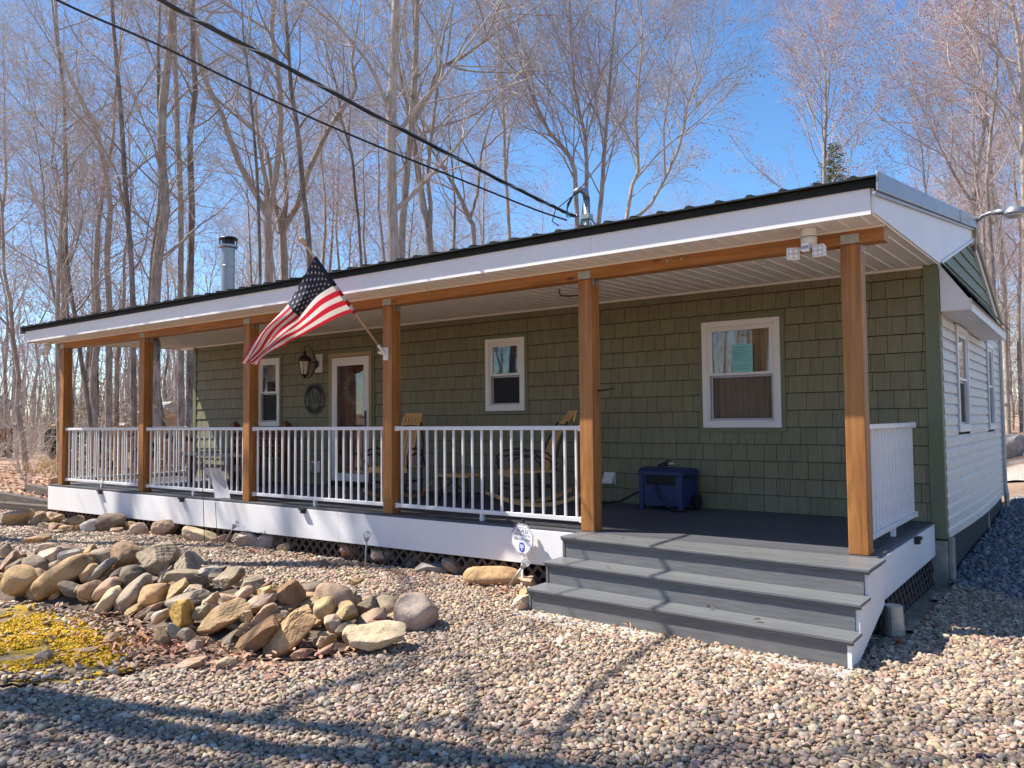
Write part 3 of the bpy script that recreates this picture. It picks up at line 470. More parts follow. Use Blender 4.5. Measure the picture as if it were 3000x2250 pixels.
RIVER=[(-4.6,.3),(-3.2,-.1),(10.05,-.1),(10.05,2.2),(10.8,1.7),(12.5,.2),(15,-2.2),(13,-6),(9,-9),(5,-6.2),(6.0,-4.15),(6.33,-3.6),(6.4,-3.3),(6.95,-3.0),(7.15,-2.5),(6.9,-1.9),(6.0,-1.75),(5.4,-2.2),(3.9,-2.1),(2.6,-2.9),(1.2,-4.2),(-3.5,-2.0),(-6,-.2)]
_,in_river=sheet('gravel_path',RIVER,lambda x,y:.048,'pebble_bed','bed of rounded river gravel in front of the porch','gravel',.12,.05)
DRIVE=[(10.0,2.2),(10.8,1.75),(12.5,.25),(16,-2.5),(22,4),(14,13),(10.2,12),(9.98,7.7)]
_,in_drive=sheet('driveway',DRIVE,lambda x,y:float(terrain_z(x,y))+.035,'crushed','grey crushed stone driveway beside the house','driveway',.15,.05)
FAR=[(10.15,12.05),(14,13.1),(19,15),(17,21),(9.0,21),(8.6,12.05)]
MT['pale_gravel']=pebblemat('pale_gravel_bed',[(.50,.42,.35),(.42,.36,.31),(.58,.50,.43),(.36,.30,.26)],22,(.2,.16,.13))
sheet('gravel_yard',FAR,lambda x,y:float(terrain_z(x,y))+.035,'pale_gravel','pale gravel yard behind the house','yard',.4)
MOSS=[(2.0,-4.4),(3.2,-3.35),(3.6,-3.05),(4.5,-2.98),(5.1,-3.02),(5.55,-3.1),(5.95,-3.3),(6.2,-3.5),(6.15,-3.85),(5.75,-4.1),(5.0,-5.6),(3.6,-5.8)]
m,t,p=newmat('moss'); v=coords(t,(1,1,1),True); a=noise(t,v,3.6,6,.65,.4); b=noise(t,v,60,4,.7); e=noise(t,v,1.7,3)
c=ramp(t,b,(.3,(.30,.19,.012)),(.7,(.62,.40,.02))); soil=ramp(t,b,(.3,(.10,.075,.045)),(.7,(.30,.23,.15)))
c=mixc(t,ramp(t,a,(.47,0.0),(.54,1.0)),soil,c); t.links.new(c,p.inputs['Base Color']); p.inputs['Roughness'].default_value=.95; bump(t,p,b,.9,.02); MT['moss']=m
_,in_moss=sheet('moss_patch',MOSS,lambda x,y:.040+.012*math.sin(x*7.3+y*3)*math.sin(y*6.1-x*2),'moss','patch of yellow moss and bare soil left of the gravel','moss',.06,.04)

# ============ house ============
house=thing('house',(3.6,WY,0.05),'single storey cabin with olive shake front, beige side siding and dark metal roof','house')
HOLES=[(-.68,-.07,1.545,2.72),(4.434,5.09,1.738,2.717),(7.576,8.457,1.505,2.695),(1.21,2.2,.60,2.70)]
shr=[(a-.045,b+.045,c-.045,d+.045) for a,b,c,d in HOLES]
mb=MB(); z=.56; row=0
def sofz(y): return 2.997+.0275*(y+.42)
top=sofz(WY)+.02; zs=[.60]
while zs[-1]<top: zs.append(zs[-1]+.182)
for k,z0 in enumerate(zs[:-1]):
    z1=min(zs[k+1]+.018,top+.05); x=XL+.09-rnd.random()*.15
    while x<9.85:
        wd=rnd.choice((.13,.15,.165,.18,.20)); a,b=max(x+.0022,XL+.09),min(x+wd-.0022,9.85); x+=wd
        if b-a<.01: continue
        j=rnd.random()*.003
        for (p0,p1,q0,q1) in sub_rects((a,b,z0,min(z1,zs[k+1]-.0075)),shr):
            yb=lambda zz: WY-.021-j+.018*(zz-z0)/.2
            mb.hexa([(p0,yb(q0),q0),(p1,yb(q0),q0),(p1,WY+.004,q0),(p0,WY+.004,q0),(p0,yb(q1),q1),(p1,yb(q1),q1),(p1,WY+.004,q1),(p0,WY+.004,q1)])
mb.build('shake_siding','shake',house)
mb=MB()
for (p0,p1,q0,q1) in sub_rects((XL,XH-.01,.42,3.09),[HOLES[i] for i in range(4)]): mb.box(p0,p1,WY+.006,WY+.09,q0,q1)
mb.box(XL,XL+.09,WY+.09,7.6,.1,3.05); mb.box(XL+.09,XH-.1,7.5,7.6,.1,3.05)
mb.box(XL+.09,XH-.1,WY+.10,7.5,.45,.5)
mb.build('wall','dark',house)
def window(name,u0,u1,z0,z1,tf,curt,label=None,mid=.5,screen=True):
    w_=bpy.data.objects.new(name,None); COL.objects.link(w_); w_.parent=house
    c=tf((u0+u1)/2,0,(z0+z1)/2); w_.location=Vector(c)-house.location
    if screen!=2:
        mb=MB(tf); a,b,c_,d=u0,u1,z0,z1
        for r in ((a-.045,a,c_-.045,d+.045),(b,b+.045,c_-.045,d+.045),(a,b,d,d+.045),(a,b,c_-.045,c_)): mb.box(r[0],r[1],-.016,.016,r[2],r[3])
        mb.build('surround','green',w_)
    if label: w_['label']=label
    fw=.062; s=.036
    mb=MB(tf)
    for r in ((u0,u0+fw,z0,z1),(u1-fw,u1,z0,z1),(u0+fw,u1-fw,z1-fw,z1),(u0+fw,u1-fw,z0,z0+fw)): mb.box(r[0],r[1],.0,.034,r[2],r[3])
    i0,i1,j0,j1=u0+fw,u1-fw,z0+fw,z1-fw
    for r in ((i0,i0+.02,j0,j1),(i1-.02,i1,j0,j1),(i0+.02,i1-.02,j1-.02,j1),(i0+.02,i1-.02,j0,j0+.02)): mb.box(r[0],r[1],-.02,.022,r[2],r[3])
    mb.build('frame','white_trim',w_,bevel=.004)
    i0+=.02;i1-=.02;j0+=.02;j1-=.02; jm=j0+(j1-j0)*mid
    for nm,(b0,b1),y in (('upper_sash',(jm-.014,j1),.006),('lower_sash',(j0,jm-.016),-.018)):
        mb=MB(tf); ss=s if nm=='upper_sash' else s*.8
        for r in ((i0,i0+ss,b0,b1),(i1-ss,i1,b0,b1),(i0+ss,i1-ss,b1-ss*.8,b1),(i0+ss,i1-ss,b0,b0+ss*.8)): mb.box(r[0],r[1],y-.012,y+.01,r[2],r[3])
        so_=mb.build(nm,'white_trim' if nm=='upper_sash' or not screen else 'grey_metal',w_,bevel=.002)
        mb=MB(tf); mb.box(i0+ss-.003,i1-ss+.003,y-.004,y,b0+ss*.8-.003,b1-ss*.8+.003)
        mb.build('pane' if nm=='upper_sash' or not screen else 'screen','glass' if nm=='upper_sash' or not screen else 'screen_t',w_)
    if curt:
        n=70; P=[]
        for zz in (j0-.05,(j0+j1)/2,j1+.05): P.append([(i0-.04+(i1-i0+.08)*k/n,-.10-.018*math.sin(k*1.05+.6*math.sin(k*.31))-(.03 if abs(k-n*.58)<.8 else 0),zz) for k in range(n+1)])
        mb=MB(tf); mb.grid(P); mb.build('curtain','curtain',w_,smooth=True)
    return w_
# insect screen: dark mesh that still lets the curtain show through a little
m,t,p=newmat('screen_mesh'); p.inputs['Base Color'].default_value=(.03,.03,.032,1); tr=N(t,'ShaderNodeBsdfTransparent'); mx=N(t,'ShaderNodeMixShader'); mx.inputs[0].default_value=.32
t.links.new(tr.outputs[0],mx.inputs[1]); t.links.new(p.outputs[0],mx.inputs[2]); t.links.new(mx.outputs[0],t.nodes['Material Output'].inputs[0]); MT['screen_t']=m
front=lambda u,w,z:(u,WY-.012-w,z); side=lambda u,w,z:(XH+w,u,z)
window('window',*HOLES[0],front,False,'narrow front window by the lantern, half hidden behind a post')
window('window',*HOLES[1],front,False,'small dark front window between door and large window')
w3=window('window',*HOLES[2],front,True,'large front window with drawn curtain and blue notice')
SH=[(3.30,4.15,1.44,2.58),(6.06,6.79,1.425,2.60)]
window('window',*SH[0],side,True,'side window nearer the front corner',screen=2); window('window',*SH[1],side,False,'side window nearer the back corner',screen=2)
# blinds on small windows: pale roller behind the first window
mb=MB(); mb.box(-.60,-.14,WY+.10,WY+.105,2.33,2.66); mb.build('roller_blind','curtain',house)
# storm door
door=bpy.data.objects.new('door',None); COL.objects.link(door); door.parent=house; door.location=Vector((1.7,WY,.62))-house.location
door['label']='white storm door with full glass over a brown wood door'
mb=MB(); 
for r in ((1.21,1.265,.66,2.70),(2.145,2.2,.66,2.70),(1.265,2.145,2.645,2.70)): mb.box(r[0],r[1],WY-.05,WY+.02,r[2],r[3])
mb.build('door_trim','tanwood',door)
mb=MB()
for r in ((1.165,1.2095,.60,2.745),(2.2005,2.245,.60,2.745),(1.2095,2.2005,2.7005,2.745)): mb.box(r[0],r[1],WY-.03,WY+.004,r[2],r[3])
mb.build('door_surround','green',door)
mb=MB()
for r in ((1.275,1.40,.68,2.635),(2.02,2.135,.68,2.635),(1.40,2.02,2.50,2.635),(1.40,2.02,.68,.80)): mb.box(r[0],r[1],WY-.045,WY-.015,r[2],r[3])
mb.build('storm_door_frame','white_trim',door,bevel=.003)
mb=MB(); mb.box(1.395,2.025,WY-.032,WY-.028,.795,2.505); mb.build('pane','glass_dark',door)
mb=MB(); mb.box(1.265,2.145,WY+.07,WY+.11,.63,2.66)
for x in (1.36,1.72):
    for q0,q1 in ((.75,1.32),(1.45,2.52)): 
        for r in ((x,x+.012,q0,q1),(x+.32,x+.332,q0,q1),(x,x+.332,q0,q0+.012),(x,x+.332,q1-.012,q1)): mb.box(r[0],r[1],WY+.058,WY+.072,r[2],r[3])
mb.build('wood_door','doorwood',door)
mb=MB(); mb.box(2.055,2.085,WY-.062,WY-.045,1.50,1.78); mb.tube([(2.07,WY-.062,1.68),(2.07,WY-.095,1.68),(1.98,WY-.098,1.68)],.008); mb.build('handle','black',door,bevel=.003)
mb=MB(); mb.box(1.22,2.19,WY-.09,WY+.02,.605,.66); mb.build('threshold','dark',door)
# corner trim, pier, skirting
mb=MB(); mb.box(9.852,XH+.004,WY-.03,WY+.006,.445,3.09); mb.box(XH-.02,XH+.012,WY-.0301,WY+.075,.445,3.06); mb.build('corner_trim','green',house,bevel=.004)
mb=MB(); mb.box(XL-.012,XL+.09,WY-.03,WY+.006,.56,3.06); mb.build('corner_trim','green',house,bevel=.004)
mb=MB(); mb.box(9.83,9.985,2.30,2.42,.0,.43); mb.box(9.985,10.03,2.33,2.47,.0,.455); mb.build('corner_pier','concrete',house,bevel=.012)
mb=MB(); mb.box(9.945,9.965,2.45,5.75,.0,.50); mb.box(9.948,9.962,5.81,7.62,.0,.50); mb.build('skirting','skirt',house)
mb=MB(); mb.box(9.955,9.985,5.70,5.80,.05,.46); mb.build('skirting_batten','concrete',house)
# side lap siding
mb=MB(); z0=.44; hs=[(a-.02,b+.02,c-.03,d+.02) for a,b,c,d in SH]
while z0<3.07:
    for (p0,p1,q0,q1) in sub_rects((WY+.075,7.62,z0,min(z0+.108,3.07)),hs):
        xa=lambda zz: XH+.016-.004*(zz-z0)/.108
        n=14
        for i in range(n):
            y0,y1=p0+(p1-p0)*i/n,p0+(p1-p0)*(i+1)/n
            def B(y,zz): return max(0,1-(zz-.44)/.9)**1.5*.05*math.sin(max(0,min(1,(y-2.6)/4.9))*math.pi)
            qm=q0+(q1-q0)*.62
            mb.add([(xa(q0)+B(y0,q0),y0,q0),(xa(q0)+B(y1,q0),y1,q0),(xa(qm)+B(y1,qm),y1,qm),(xa(qm)+B(y0,qm),y0,qm),(XH-.01+B(y0,q0),y0,q0),(XH-.01+B(y1,q0),y1,q0),(XH-.004+B(y1,q1),y1,q1),(XH-.004+B(y0,q1),y0,q1)],[(0,1,2,3),(4,5,1,0),(3,2,6,7)])
    z0+=.108
mb.build('side_siding','siding',house)
mb=MB()
for (p0,p1,q0,q1) in sub_rects((WY+.09,7.6,.45,3.05),SH): mb.box(XH-.07,XH-.012,p0,p1,q0,q1)
mb.build('side_wall','dark',house)
mb=MB(); mb.box(XH-.02,XH+.02,7.6,7.66,.43,3.0); mb.build('back_corner_trim','white_trim',house)
mb=MB(); mb.tube([(10.02,7.70,.12),(10.02,7.70,.46),(10.0,7.70,.6),(10.0,7.70,2.9)],.035,8); mb.build('downpipe','galv',house)
# gable (original roof line) with siding
GR=lambda y: 3.075+.268*(y-2.30) if y<4.84 else 3.755-.276*(y-4.84)
mb=MB(); z0=3.0
while z0<3.76:
    z1=min(z0+.15,3.77)
    ya=2.30+(z0-3.075)/.268; yb_=4.84+(3.755-z0)/.276; yc=2.30+(z1-3.075)/.268; yd=4.84+(3.755-z1)/.276
    ya,yb_,yc,yd=max(ya,WY),min(yb_,7.62),max(min(yc,4.84),WY),min(max(yd,4.84),7.62)
    if yb_>ya: mb.add([(XH+.024,ya,z0),(XH+.024,yb_,z0),(XH+.006,yd,z1),(XH+.006,yc,z1),(XH-.01,ya,z0),(XH-.01,yb_,z0)],[(0,1,2,3),(4,5,1,0)])
    z0+=.15
mb.build('gable_siding','green',house)
mb=MB(); mb.prism([(2.32,3.0),(7.6,2.98),(4.84,3.74)],(XH-.06,XH-.012),0); mb.build('gable_wall','dark',house)
# white gable infill between porch roof and the old roof, in the plane of the roof end
RZ=lambda y: 3.235+.1445*(y+.49)
mb=MB(); mb.prism([(-.42,2.995),(2.30,3.07),(2.36,3.02),(2.40,3.08),(4.84,3.735),(4.86,RZ(4.86)-.10),(-.42,RZ(-.42)-.075)],(XH+.012,XH+.034),0); mb.build('gable_infill','white',house)
mb=MB(); mb.prism([(2.36,3.075),(4.84,3.735),(4.84,3.765),(2.36,3.105)],(XH+.0345,XH+.05),0); mb.build('gable_trim','white_trim',house)
mb=MB(); mb.prism([(4.84,3.70),(7.75,2.90),(7.75,2.98),(4.84,3.78)],(XH+.012,XH+.045),0); mb.build('rake_board','white_trim',house)
mb=MB(); mb.prism([(4.86,3.785),(7.80,2.97),(7.80,3.06),(4.86,3.90)],(XH+.02,XH+.075),0); mb.build('back_rake_board','tanwood',house)
# roof: ribbed metal slope, eave trim, rake trim, back slope
mb=MB(); xs=[-3.25]; k=-3.25+.10; prof=[]
x=-3.25
while x<10.02:
    for dx,h in ((0,0),(.085,0),(.10,.018),(.125,.018),(.14,0)):
        if x+dx<10.02: prof.append((x+dx,h))
    x+=.2412
prof.append((10.03,0))
n=len(prof); ny=[-.507,1.5,3.2,4.87]
V=[];F=[]
for y in ny:
    for (xx,h) in prof: V.append((xx,y,RZ(y)+h))
for i in range(len(ny)-1):
    for j in range(n-1): F.append((i*n+j,i*n+j+1,(i+1)*n+j+1,(i+1)*n+j))
b=len(V)
for y in (-.507,4.87):
    for (xx,h) in prof: V.append((xx,y,RZ(y)-.012))
for j in range(n-1): F.append((b+j,b+j+1,j+1,j)); F.append((b+j,b+n+j,b+n+j+1,b+j+1))
mb.add(V,F); mb.hexa([(-3.25,4.87,RZ(4.87)-.03),(10.03,4.87,RZ(4.87)-.03),(10.03,7.95,2.98),(-3.25,7.95,2.98),(-3.25,4.87,RZ(4.87)+.0),(10.03,4.87,RZ(4.87)+.0),(10.03,7.95,3.03),(-3.25,7.95,3.03)])
mb.build('roof','roof',house)
mb=MB(); mb.box(-3.24,10.018,-.457,-.40,3.165,3.222); mb.build('eave_trim','roof',house)
mb=MB(); mb.prism([(-.495,RZ(-.495)-.11),(-.495,RZ(-.495)+.02),(3.45,RZ(3.45)+.02),(3.45,RZ(3.45)-.11)],(10.031,10.05),0)
mb.prism([(3.44,RZ(3.44)-.115),(3.44,RZ(3.44)+.024),(4.9,RZ(4.9)+.024),(4.9,RZ(4.9)-.115)],(10.034,10.056),0)
mb.prism([(-.48,RZ(-.48)-.135),(-.48,RZ(-.48)-.111),(4.9,RZ(4.9)-.116),(4.9,RZ(4.9)-.14)],(10.006,10.031),0)
mb.build('rake_trim','grey_metal',house,bevel=.004)
mb=MB(); mb.prism([(-.495,RZ(-.495)-.11),(-.495,RZ(-.495)+.02),(4.9,RZ(4.9)+.02),(4.9,RZ(4.9)-.11)],(-3.28,-3.255),0); mb.build('rake_trim','grey_metal',house,bevel=.004)
# pent roof over the side windows
P0=[(XH+.015,2.36,3.085),(10.231,2.36,2.72)]
pent=bpy.data.objects.new('pent_roof',None); COL.objects.link(pent); pent.parent=house; pent.location=Vector((10.1,4,2.8))-house.location
mb=MB(); mb.prism([(XH+.018,2.615),(10.231,2.615),(10.231,2.715),(XH+.018,3.075)],(2.352,2.372),1); mb.build('end_panel','white',pent); mb=MB(); mb.prism([(XH+.018,2.585),(10.231,2.585),(10.231,2.715),(XH+.018,3.075)],(5.58,5.60),1); mb.build('end_panel','white',pent)
mb=MB(); mb.hexa([(XH+.016,2.372,2.608),(10.231,2.372,2.608),(10.231,5.58,2.575),(XH+.016,5.58,2.575),(XH+.016,2.372,2.618),(10.231,2.372,2.618),(10.231,5.58,2.585),(XH+.016,5.58,2.585)]); mb.build('soffit','soffit',pent)
mb=MB(); mb.hexa([(10.232,2.352,2.60),(10.25,2.352,2.60),(10.25,5.62,2.57),(10.232,5.62,2.57),(10.232,2.352,2.718),(10.25,2.352,2.718),(10.25,5.62,2.69),(10.232,5.62,2.69)]); mb.build('fascia','white_trim',pent)
mb=MB()
for i in range(4):
    f0,f1=i/4,(i+1)/4+.03; xa,xb=XH+.02+.30*f0,XH+.02+.30*f1; za,zb=3.10-.40*f0,3.10-.40*f1
    mb.hexa([(xa,2.33,za-.012),(xb,2.33,zb-.004),(xb,5.66,zb-.012),(xa,5.66,za-.02),(xa,2.33,za+.006),(xb,2.33,zb+.018),(xb,5.66,zb+.010),(xa,5.66,za-.002)])
mb.build('shingles','roof',pent)

# ============ porch ============
porch=thing('porch',(3.4,.0,.05),'long covered porch with grey deck, white fascia and cedar posts','porch')
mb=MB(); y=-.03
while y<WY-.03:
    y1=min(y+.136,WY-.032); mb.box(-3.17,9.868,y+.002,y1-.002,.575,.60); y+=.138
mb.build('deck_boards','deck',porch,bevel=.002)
mb=MB(); mb.box(-3.15,9.85,-.015,WY-.035,.50,.573); mb.build('deck_frame','dark',porch)
fb=lambda x:.185+.095*(x+3.18)/13.06; ft=lambda x:.568+.014*(x+3.18)/13.06
for xa,xb in ((-3.18,.482),(.485,4.140),(4.143,7.795),(7.798,9.88)):
    mb=MB(); mb.hexa([(xa,-.046,fb(xa)),(xb,-.046,fb(xb)),(xb,-.031,fb(xb)),(xa,-.031,fb(xa)),(xa,-.046,ft(xa)),(xb,-.046,ft(xb)),(xb,-.031,ft(xb)),(xa,-.031,ft(xa))]); mb.build('front_fascia','white',porch,bevel=.002)
mb=MB(); mb.hexa([(9.8695,-.0455,.278),(9.884,-.0455,.278),(9.884,2.30,.29),(9.8695,2.30,.29),(9.8695,-.0455,.582),(9.884,-.0455,.582),(9.884,2.30,.582),(9.8695,2.30,.582)])
mb.build('side_fascia','white',porch,bevel=.002); mb=MB()
mb.hexa([(-3.185,-.0455,.19),(-3.17,-.0455,.19),(-3.17,2.30,.19),(-3.185,2.30,.19),(-3.185,-.0455,.568),(-3.17,-.0455,.568),(-3.17,2.30,.568),(-3.185,2.30,.568)])
mb.build('side_fascia','white',porch,bevel=.002)
def latt(x0,x1,zt,tf,parent,name='lattice',mat='lattice'):
    mb=MB(tf); h=.34; s=.135; x=x0-h
    w_=.021
    while x<x1:
        for sg in (1,-1):
            y0,y1=(-.004,0) if sg>0 else (.001,.005)
            a,b=(x,x+h) if sg>0 else (x+h,x)
            # clip to [x0,x1]
            t0,t1=0.0,1.0
            for lim,gt in ((x0,True),(x1,False)):
                ta=(lim-a)/(b-a); ins=(a>=lim) if gt else (a<=lim); ine=(b>=lim) if gt else (b<=lim)
                if not ins and not ine: t1=-1
                elif not ins: t0=max(t0,ta)
                elif not ine: t1=min(t1,ta)
            if t1<=t0+.02: continue
            q=[(a+(b-a)*tt,zt-h+h*tt) for tt in (t0,t1)]
            mb.hexa([(q[0][0]-w_,y0,q[0][1]),(q[0][0]+w_,y0,q[0][1]),(q[0][0]+w_,y1,q[0][1]),(q[0][0]-w_,y1,q[0][1]),(q[1][0]-w_,y0,q[1][1]),(q[1][0]+w_,y0,q[1][1]),(q[1][0]+w_,y1,q[1][1]),(q[1][0]-w_,y1,q[1][1])])
        x+=s
    return mb.build(name,mat,parent)
latt(-3.15,9.85,.33,lambda u,w,z:(u,.02+w,z),porch); latt(.0,2.28,.33,lambda u,w,z:(9.862+w,u,z),porch,mat='timber')
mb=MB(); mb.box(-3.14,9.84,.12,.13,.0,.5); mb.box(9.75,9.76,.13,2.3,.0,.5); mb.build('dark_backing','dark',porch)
PX=[-2.928,-.356,2.241,4.818,7.367,9.668]
for i,x in enumerate(PX):
    b=MB().box(x,x+.141,0,.141,D_+.0005,2.888); po=b.build('post','post',porch,bevel=.006)
    q=MB(); q.box(x+.006,x+.135,-.004,.0,2.895,2.965); q.box(x+.1415,x+.1445,.02,.06,2.83,2.905); q.box(x+.1415,x+.1445,.085,.125,2.83,2.905)
    for k in range(4): q.box(x+.02+.03*k,x+.026+.03*k,-.006,-.0039,2.91+.03*(k%2),2.916+.03*(k%2))
    q.build('post_bracket','galv',po)
mb=MB(); mb.box(-3.05,9.975,.0005,.1405,2.89,sofz(.0)-.012); mb.build('beam','beam',porch,bevel=.005)
mb=MB()
for k in (4.818+.7,4.818+.83,7.367+.9,7.367+1.03): MB().lathe([(.012,0),(.012,.006)],(k,.0005-.006,2.955),8,1).build('beam_bolt','galv',porch)
# soffit panels with bead lines
mb=MB(); x=-3.17
while x<9.985:
    x1=min(x+.152,9.985)
    for (ya,yb_) in ((-.42,WY-.001),):
        mb.add([(x+.006,ya,sofz(ya)),(x1-.006,ya,sofz(ya)),(x1-.006,yb_,sofz(yb_)),(x+.006,yb_,sofz(yb_)),(x1,ya,sofz(ya)-.011),(x1,yb_,sofz(yb_)-.011),(x1+.006,ya,sofz(ya)),(x1+.006,yb_,sofz(yb_)),(x+.076,ya,sofz(ya)),(x+.076,yb_,sofz(yb_))],[(0,3,2,1),(1,2,5,4),(4,5,7,6)])
    x+=.152
mb.box(-3.18,9.985,-.42,WY,sofz(WY)+.025,sofz(WY)+.03)
mb.build('soffit','soffit',porch)
mb=MB(); mb.box(-3.18,9.982,-.012,-.0005,sofz(0)-.022,sofz(0)-.003); mb.build('soffit_channel','white_trim',porch); mb=MB(); mb.box(-2.69,9.85,WY-.03,WY-.012,sofz(WY)-.03,sofz(WY)-.004); mb.build('soffit_channel','white_trim',porch)
for xa,xb in ((-3.20,.457),(.459,4.117),(4.119,7.777),(7.779,9.982)): MB().box(xa,xb,-.44,-.421,2.985,3.222).build('eave_fascia','white',porch)
mb=MB(); mb.prism([(-.421,2.985),(2.35,3.05),(2.35,RZ(2.35)-.05),(-.421,RZ(-.42)-.05)],(-3.22,-3.20),0); mb.build('left_end_panel','white',porch); mb=MB(); mb.box(-3.19,-2.71,WY+.0,WY+.02,3.03,3.6); mb.build('left_end_panel','white',porch)
for x,y in ((6.29,1.09),(8.67,1.04),(-1.5,1.27),(1.6,1.15)):
    mb=MB(); mb.lathe([(.0,.0),(.06,-.001),(.075,-.004),(.08,.003)],(x,y,sofz(y)-.006),20); mb.build('recessed_light','white_trim',porch,smooth=True)
# steps
steps=thing('porch_steps',(8.65,-.5,.06),'three wide grey composite steps with white stringers','steps')
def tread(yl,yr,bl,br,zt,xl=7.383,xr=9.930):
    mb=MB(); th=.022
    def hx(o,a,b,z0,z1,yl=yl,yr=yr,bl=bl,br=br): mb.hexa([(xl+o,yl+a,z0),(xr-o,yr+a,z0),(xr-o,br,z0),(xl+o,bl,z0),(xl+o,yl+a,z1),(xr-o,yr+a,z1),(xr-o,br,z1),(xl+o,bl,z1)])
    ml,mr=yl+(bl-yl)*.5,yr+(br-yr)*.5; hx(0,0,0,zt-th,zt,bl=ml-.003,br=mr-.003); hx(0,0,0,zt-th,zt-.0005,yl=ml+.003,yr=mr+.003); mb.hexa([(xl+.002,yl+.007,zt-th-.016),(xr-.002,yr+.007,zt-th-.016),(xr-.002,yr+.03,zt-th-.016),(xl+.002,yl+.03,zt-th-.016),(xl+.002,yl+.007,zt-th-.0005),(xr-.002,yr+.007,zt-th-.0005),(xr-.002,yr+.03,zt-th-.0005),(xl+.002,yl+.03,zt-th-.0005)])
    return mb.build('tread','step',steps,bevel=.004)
tread(-.37,-.55,-.048,-.048,.60); tread(-.63,-.80,-.345,-.525,.42); tread(-.885,-1.01,-.605,-.775,.242)
for yl,yr,z0,z1 in ((-.34,-.52,.402,.562),(-.60,-.77,.224,.382),(-.855,-.98,.03,.204)):
    mb=MB(); a=7.415; b=9.885; mb.hexa([(a,yl,z0),(b,yr,z0),(b,yr+.02,z0),(a,yl+.02,z0),(a,yl,z1),(b,yr,z1),(b,yr+.02,z1),(a,yl+.02,z1)]); mb.build('riser','step',steps)
mb=MB(); mb.prism([(-.985,.03),(-.90,.03),(-.047,.277),(-.047,.56),(-.50,.56),(-.50,.385),(-.76,.385),(-.76,.205),(-.985,.205)],(9.887,9.912),0); mb.build('stringer','white',steps)
mb=MB(); mb.prism([(-.86,.03),(-.80,.03),(-.047,.277),(-.047,.56),(-.345,.56),(-.345,.385),(-.605,.385),(-.605,.205),(-.86,.205)],(7.39,7.412),0); mb.build('stringer','step',steps)
for (pts,lab) in (([(7.33,-.80),(7.35,-1.05),(8.0,-1.13),(8.6,-1.15),(8.6,-.9)],'pale concrete pad under the left end of the bottom step'),([(9.0,-1.02),(9.05,-1.14),(9.93,-1.20),(9.96,-1.0)],'pale concrete pad under the right end of the bottom step')):
    mb=MB(); mb.prism(pts,(.02,.062),2); o=mb.build('concrete_pad','pad',bevel=.008); tagp(o,lab,'slab')
# railings
def railing(label,a,b,nb,feet=True):
    a=Vector((*a,0)); b=Vector((*b,0)); d=(b-a); L=d.length; d/=L; nrm=Vector((-d.y,d.x,0))
    rt=thing('porch_railing',((a+b)/2)+Vector((0,0,D_)),label,'railing','white railings round the porch')
    def bar(name,t0,t1,w_,z0,z1,par,bev=.004,off=0):
        mb=MB(); p=a+d*t0+nrm*off; q=a+d*t1+nrm*off; h=nrm*w_/2
        mb.hexa([tuple(p-h)[:2]+(z0,),tuple(q-h)[:2]+(z0,),tuple(q+h)[:2]+(z0,),tuple(p+h)[:2]+(z0,),tuple(p-h)[:2]+(z1,),tuple(q-h)[:2]+(z1,),tuple(q+h)[:2]+(z1,),tuple(p+h)[:2]+(z1,)])
        return mb.build(name,'alu',par,bevel=bev)
    bar('top_rail',0,L,.055,1.512,1.552,rt); bar('bottom_rail',0,L,.045,.672,.712,rt)
    for t in (0,L-.045): 
        bar('rail_bracket',t-.001,t+.046,.062,1.502,1.557,rt); bar('rail_bracket',t-.001,t+.046,.052,.664,.719,rt)
    s=L/(nb+.35)
    for i in range(nb): 
        t=s*(.68+i); bar('baluster',t-.0105,t+.0105,.021,.7125,1.5115,rt,.002)
    if feet: bar('foot_block',L/2-.02,L/2+.02,.04,.6005,.6715,rt)
for i,lab in enumerate(('white railing bay nearest the left end of the porch front','white railing bay second from the left, behind the garden flag','white railing bay in front of the storm door','white railing bay in front of the rocking chairs')):
    railing(lab,(PX[i]+.142,.07),(PX[i+1]-.001,.07),19)
railing('short white side railing at the right end of the porch',(9.75,.142),(9.75,2.12),16)
railing('white side railing across the left end of the porch',(-2.86,.142),(-2.86,2.30),17)
# ============ rocks ============
def ico(sub):
    t=(1+5**.5)/2; V=[(-1,t,0),(1,t,0),(-1,-t,0),(1,-t,0),(0,-1,t),(0,1,t),(0,-1,-t),(0,1,-t),(t,0,-1),(t,0,1),(-t,0,-1),(-t,0,1)]
    F=[(0,11,5),(0,5,1),(0,1,7),(0,7,10),(0,10,11),(1,5,9),(5,11,4),(11,10,2),(10,7,6),(7,1,8),(3,9,4),(3,4,2),(3,2,6),(3,6,8),(3,8,9),(4,9,5),(2,4,11),(6,2,10),(8,6,7),(9,8,1)]
    V=[np.array(v)/np.linalg.norm(v) for v in V]
    for _ in range(sub):
        c={};F2=[]
        def mid(a,b):
            k=(min(a,b),max(a,b))
            if k not in c: m=V[a]+V[b]; V.append(m/np.linalg.norm(m)); c[k]=len(V)-1
            return c[k]
        for a,b,d in F: x,y,z=mid(a,b),mid(b,d),mid(d,a); F2+=[(a,x,z),(b,y,x),(d,z,y),(x,y,z)]
        F=F2
    return np.array(V),np.array(F,np.int32)
ICO3,ICF3=ico(3); ICO4,ICF4=ico(4)
def snoise(P,seed,f):
    g=np.random.default_rng(seed); o=np.zeros(len(P))
    for k in range(7):
        d=g.normal(size=3); o+=np.sin(P@d*f*(1+.35*k)+g.uniform(0,6.28))/(1+.45*k)
    return o/2.6
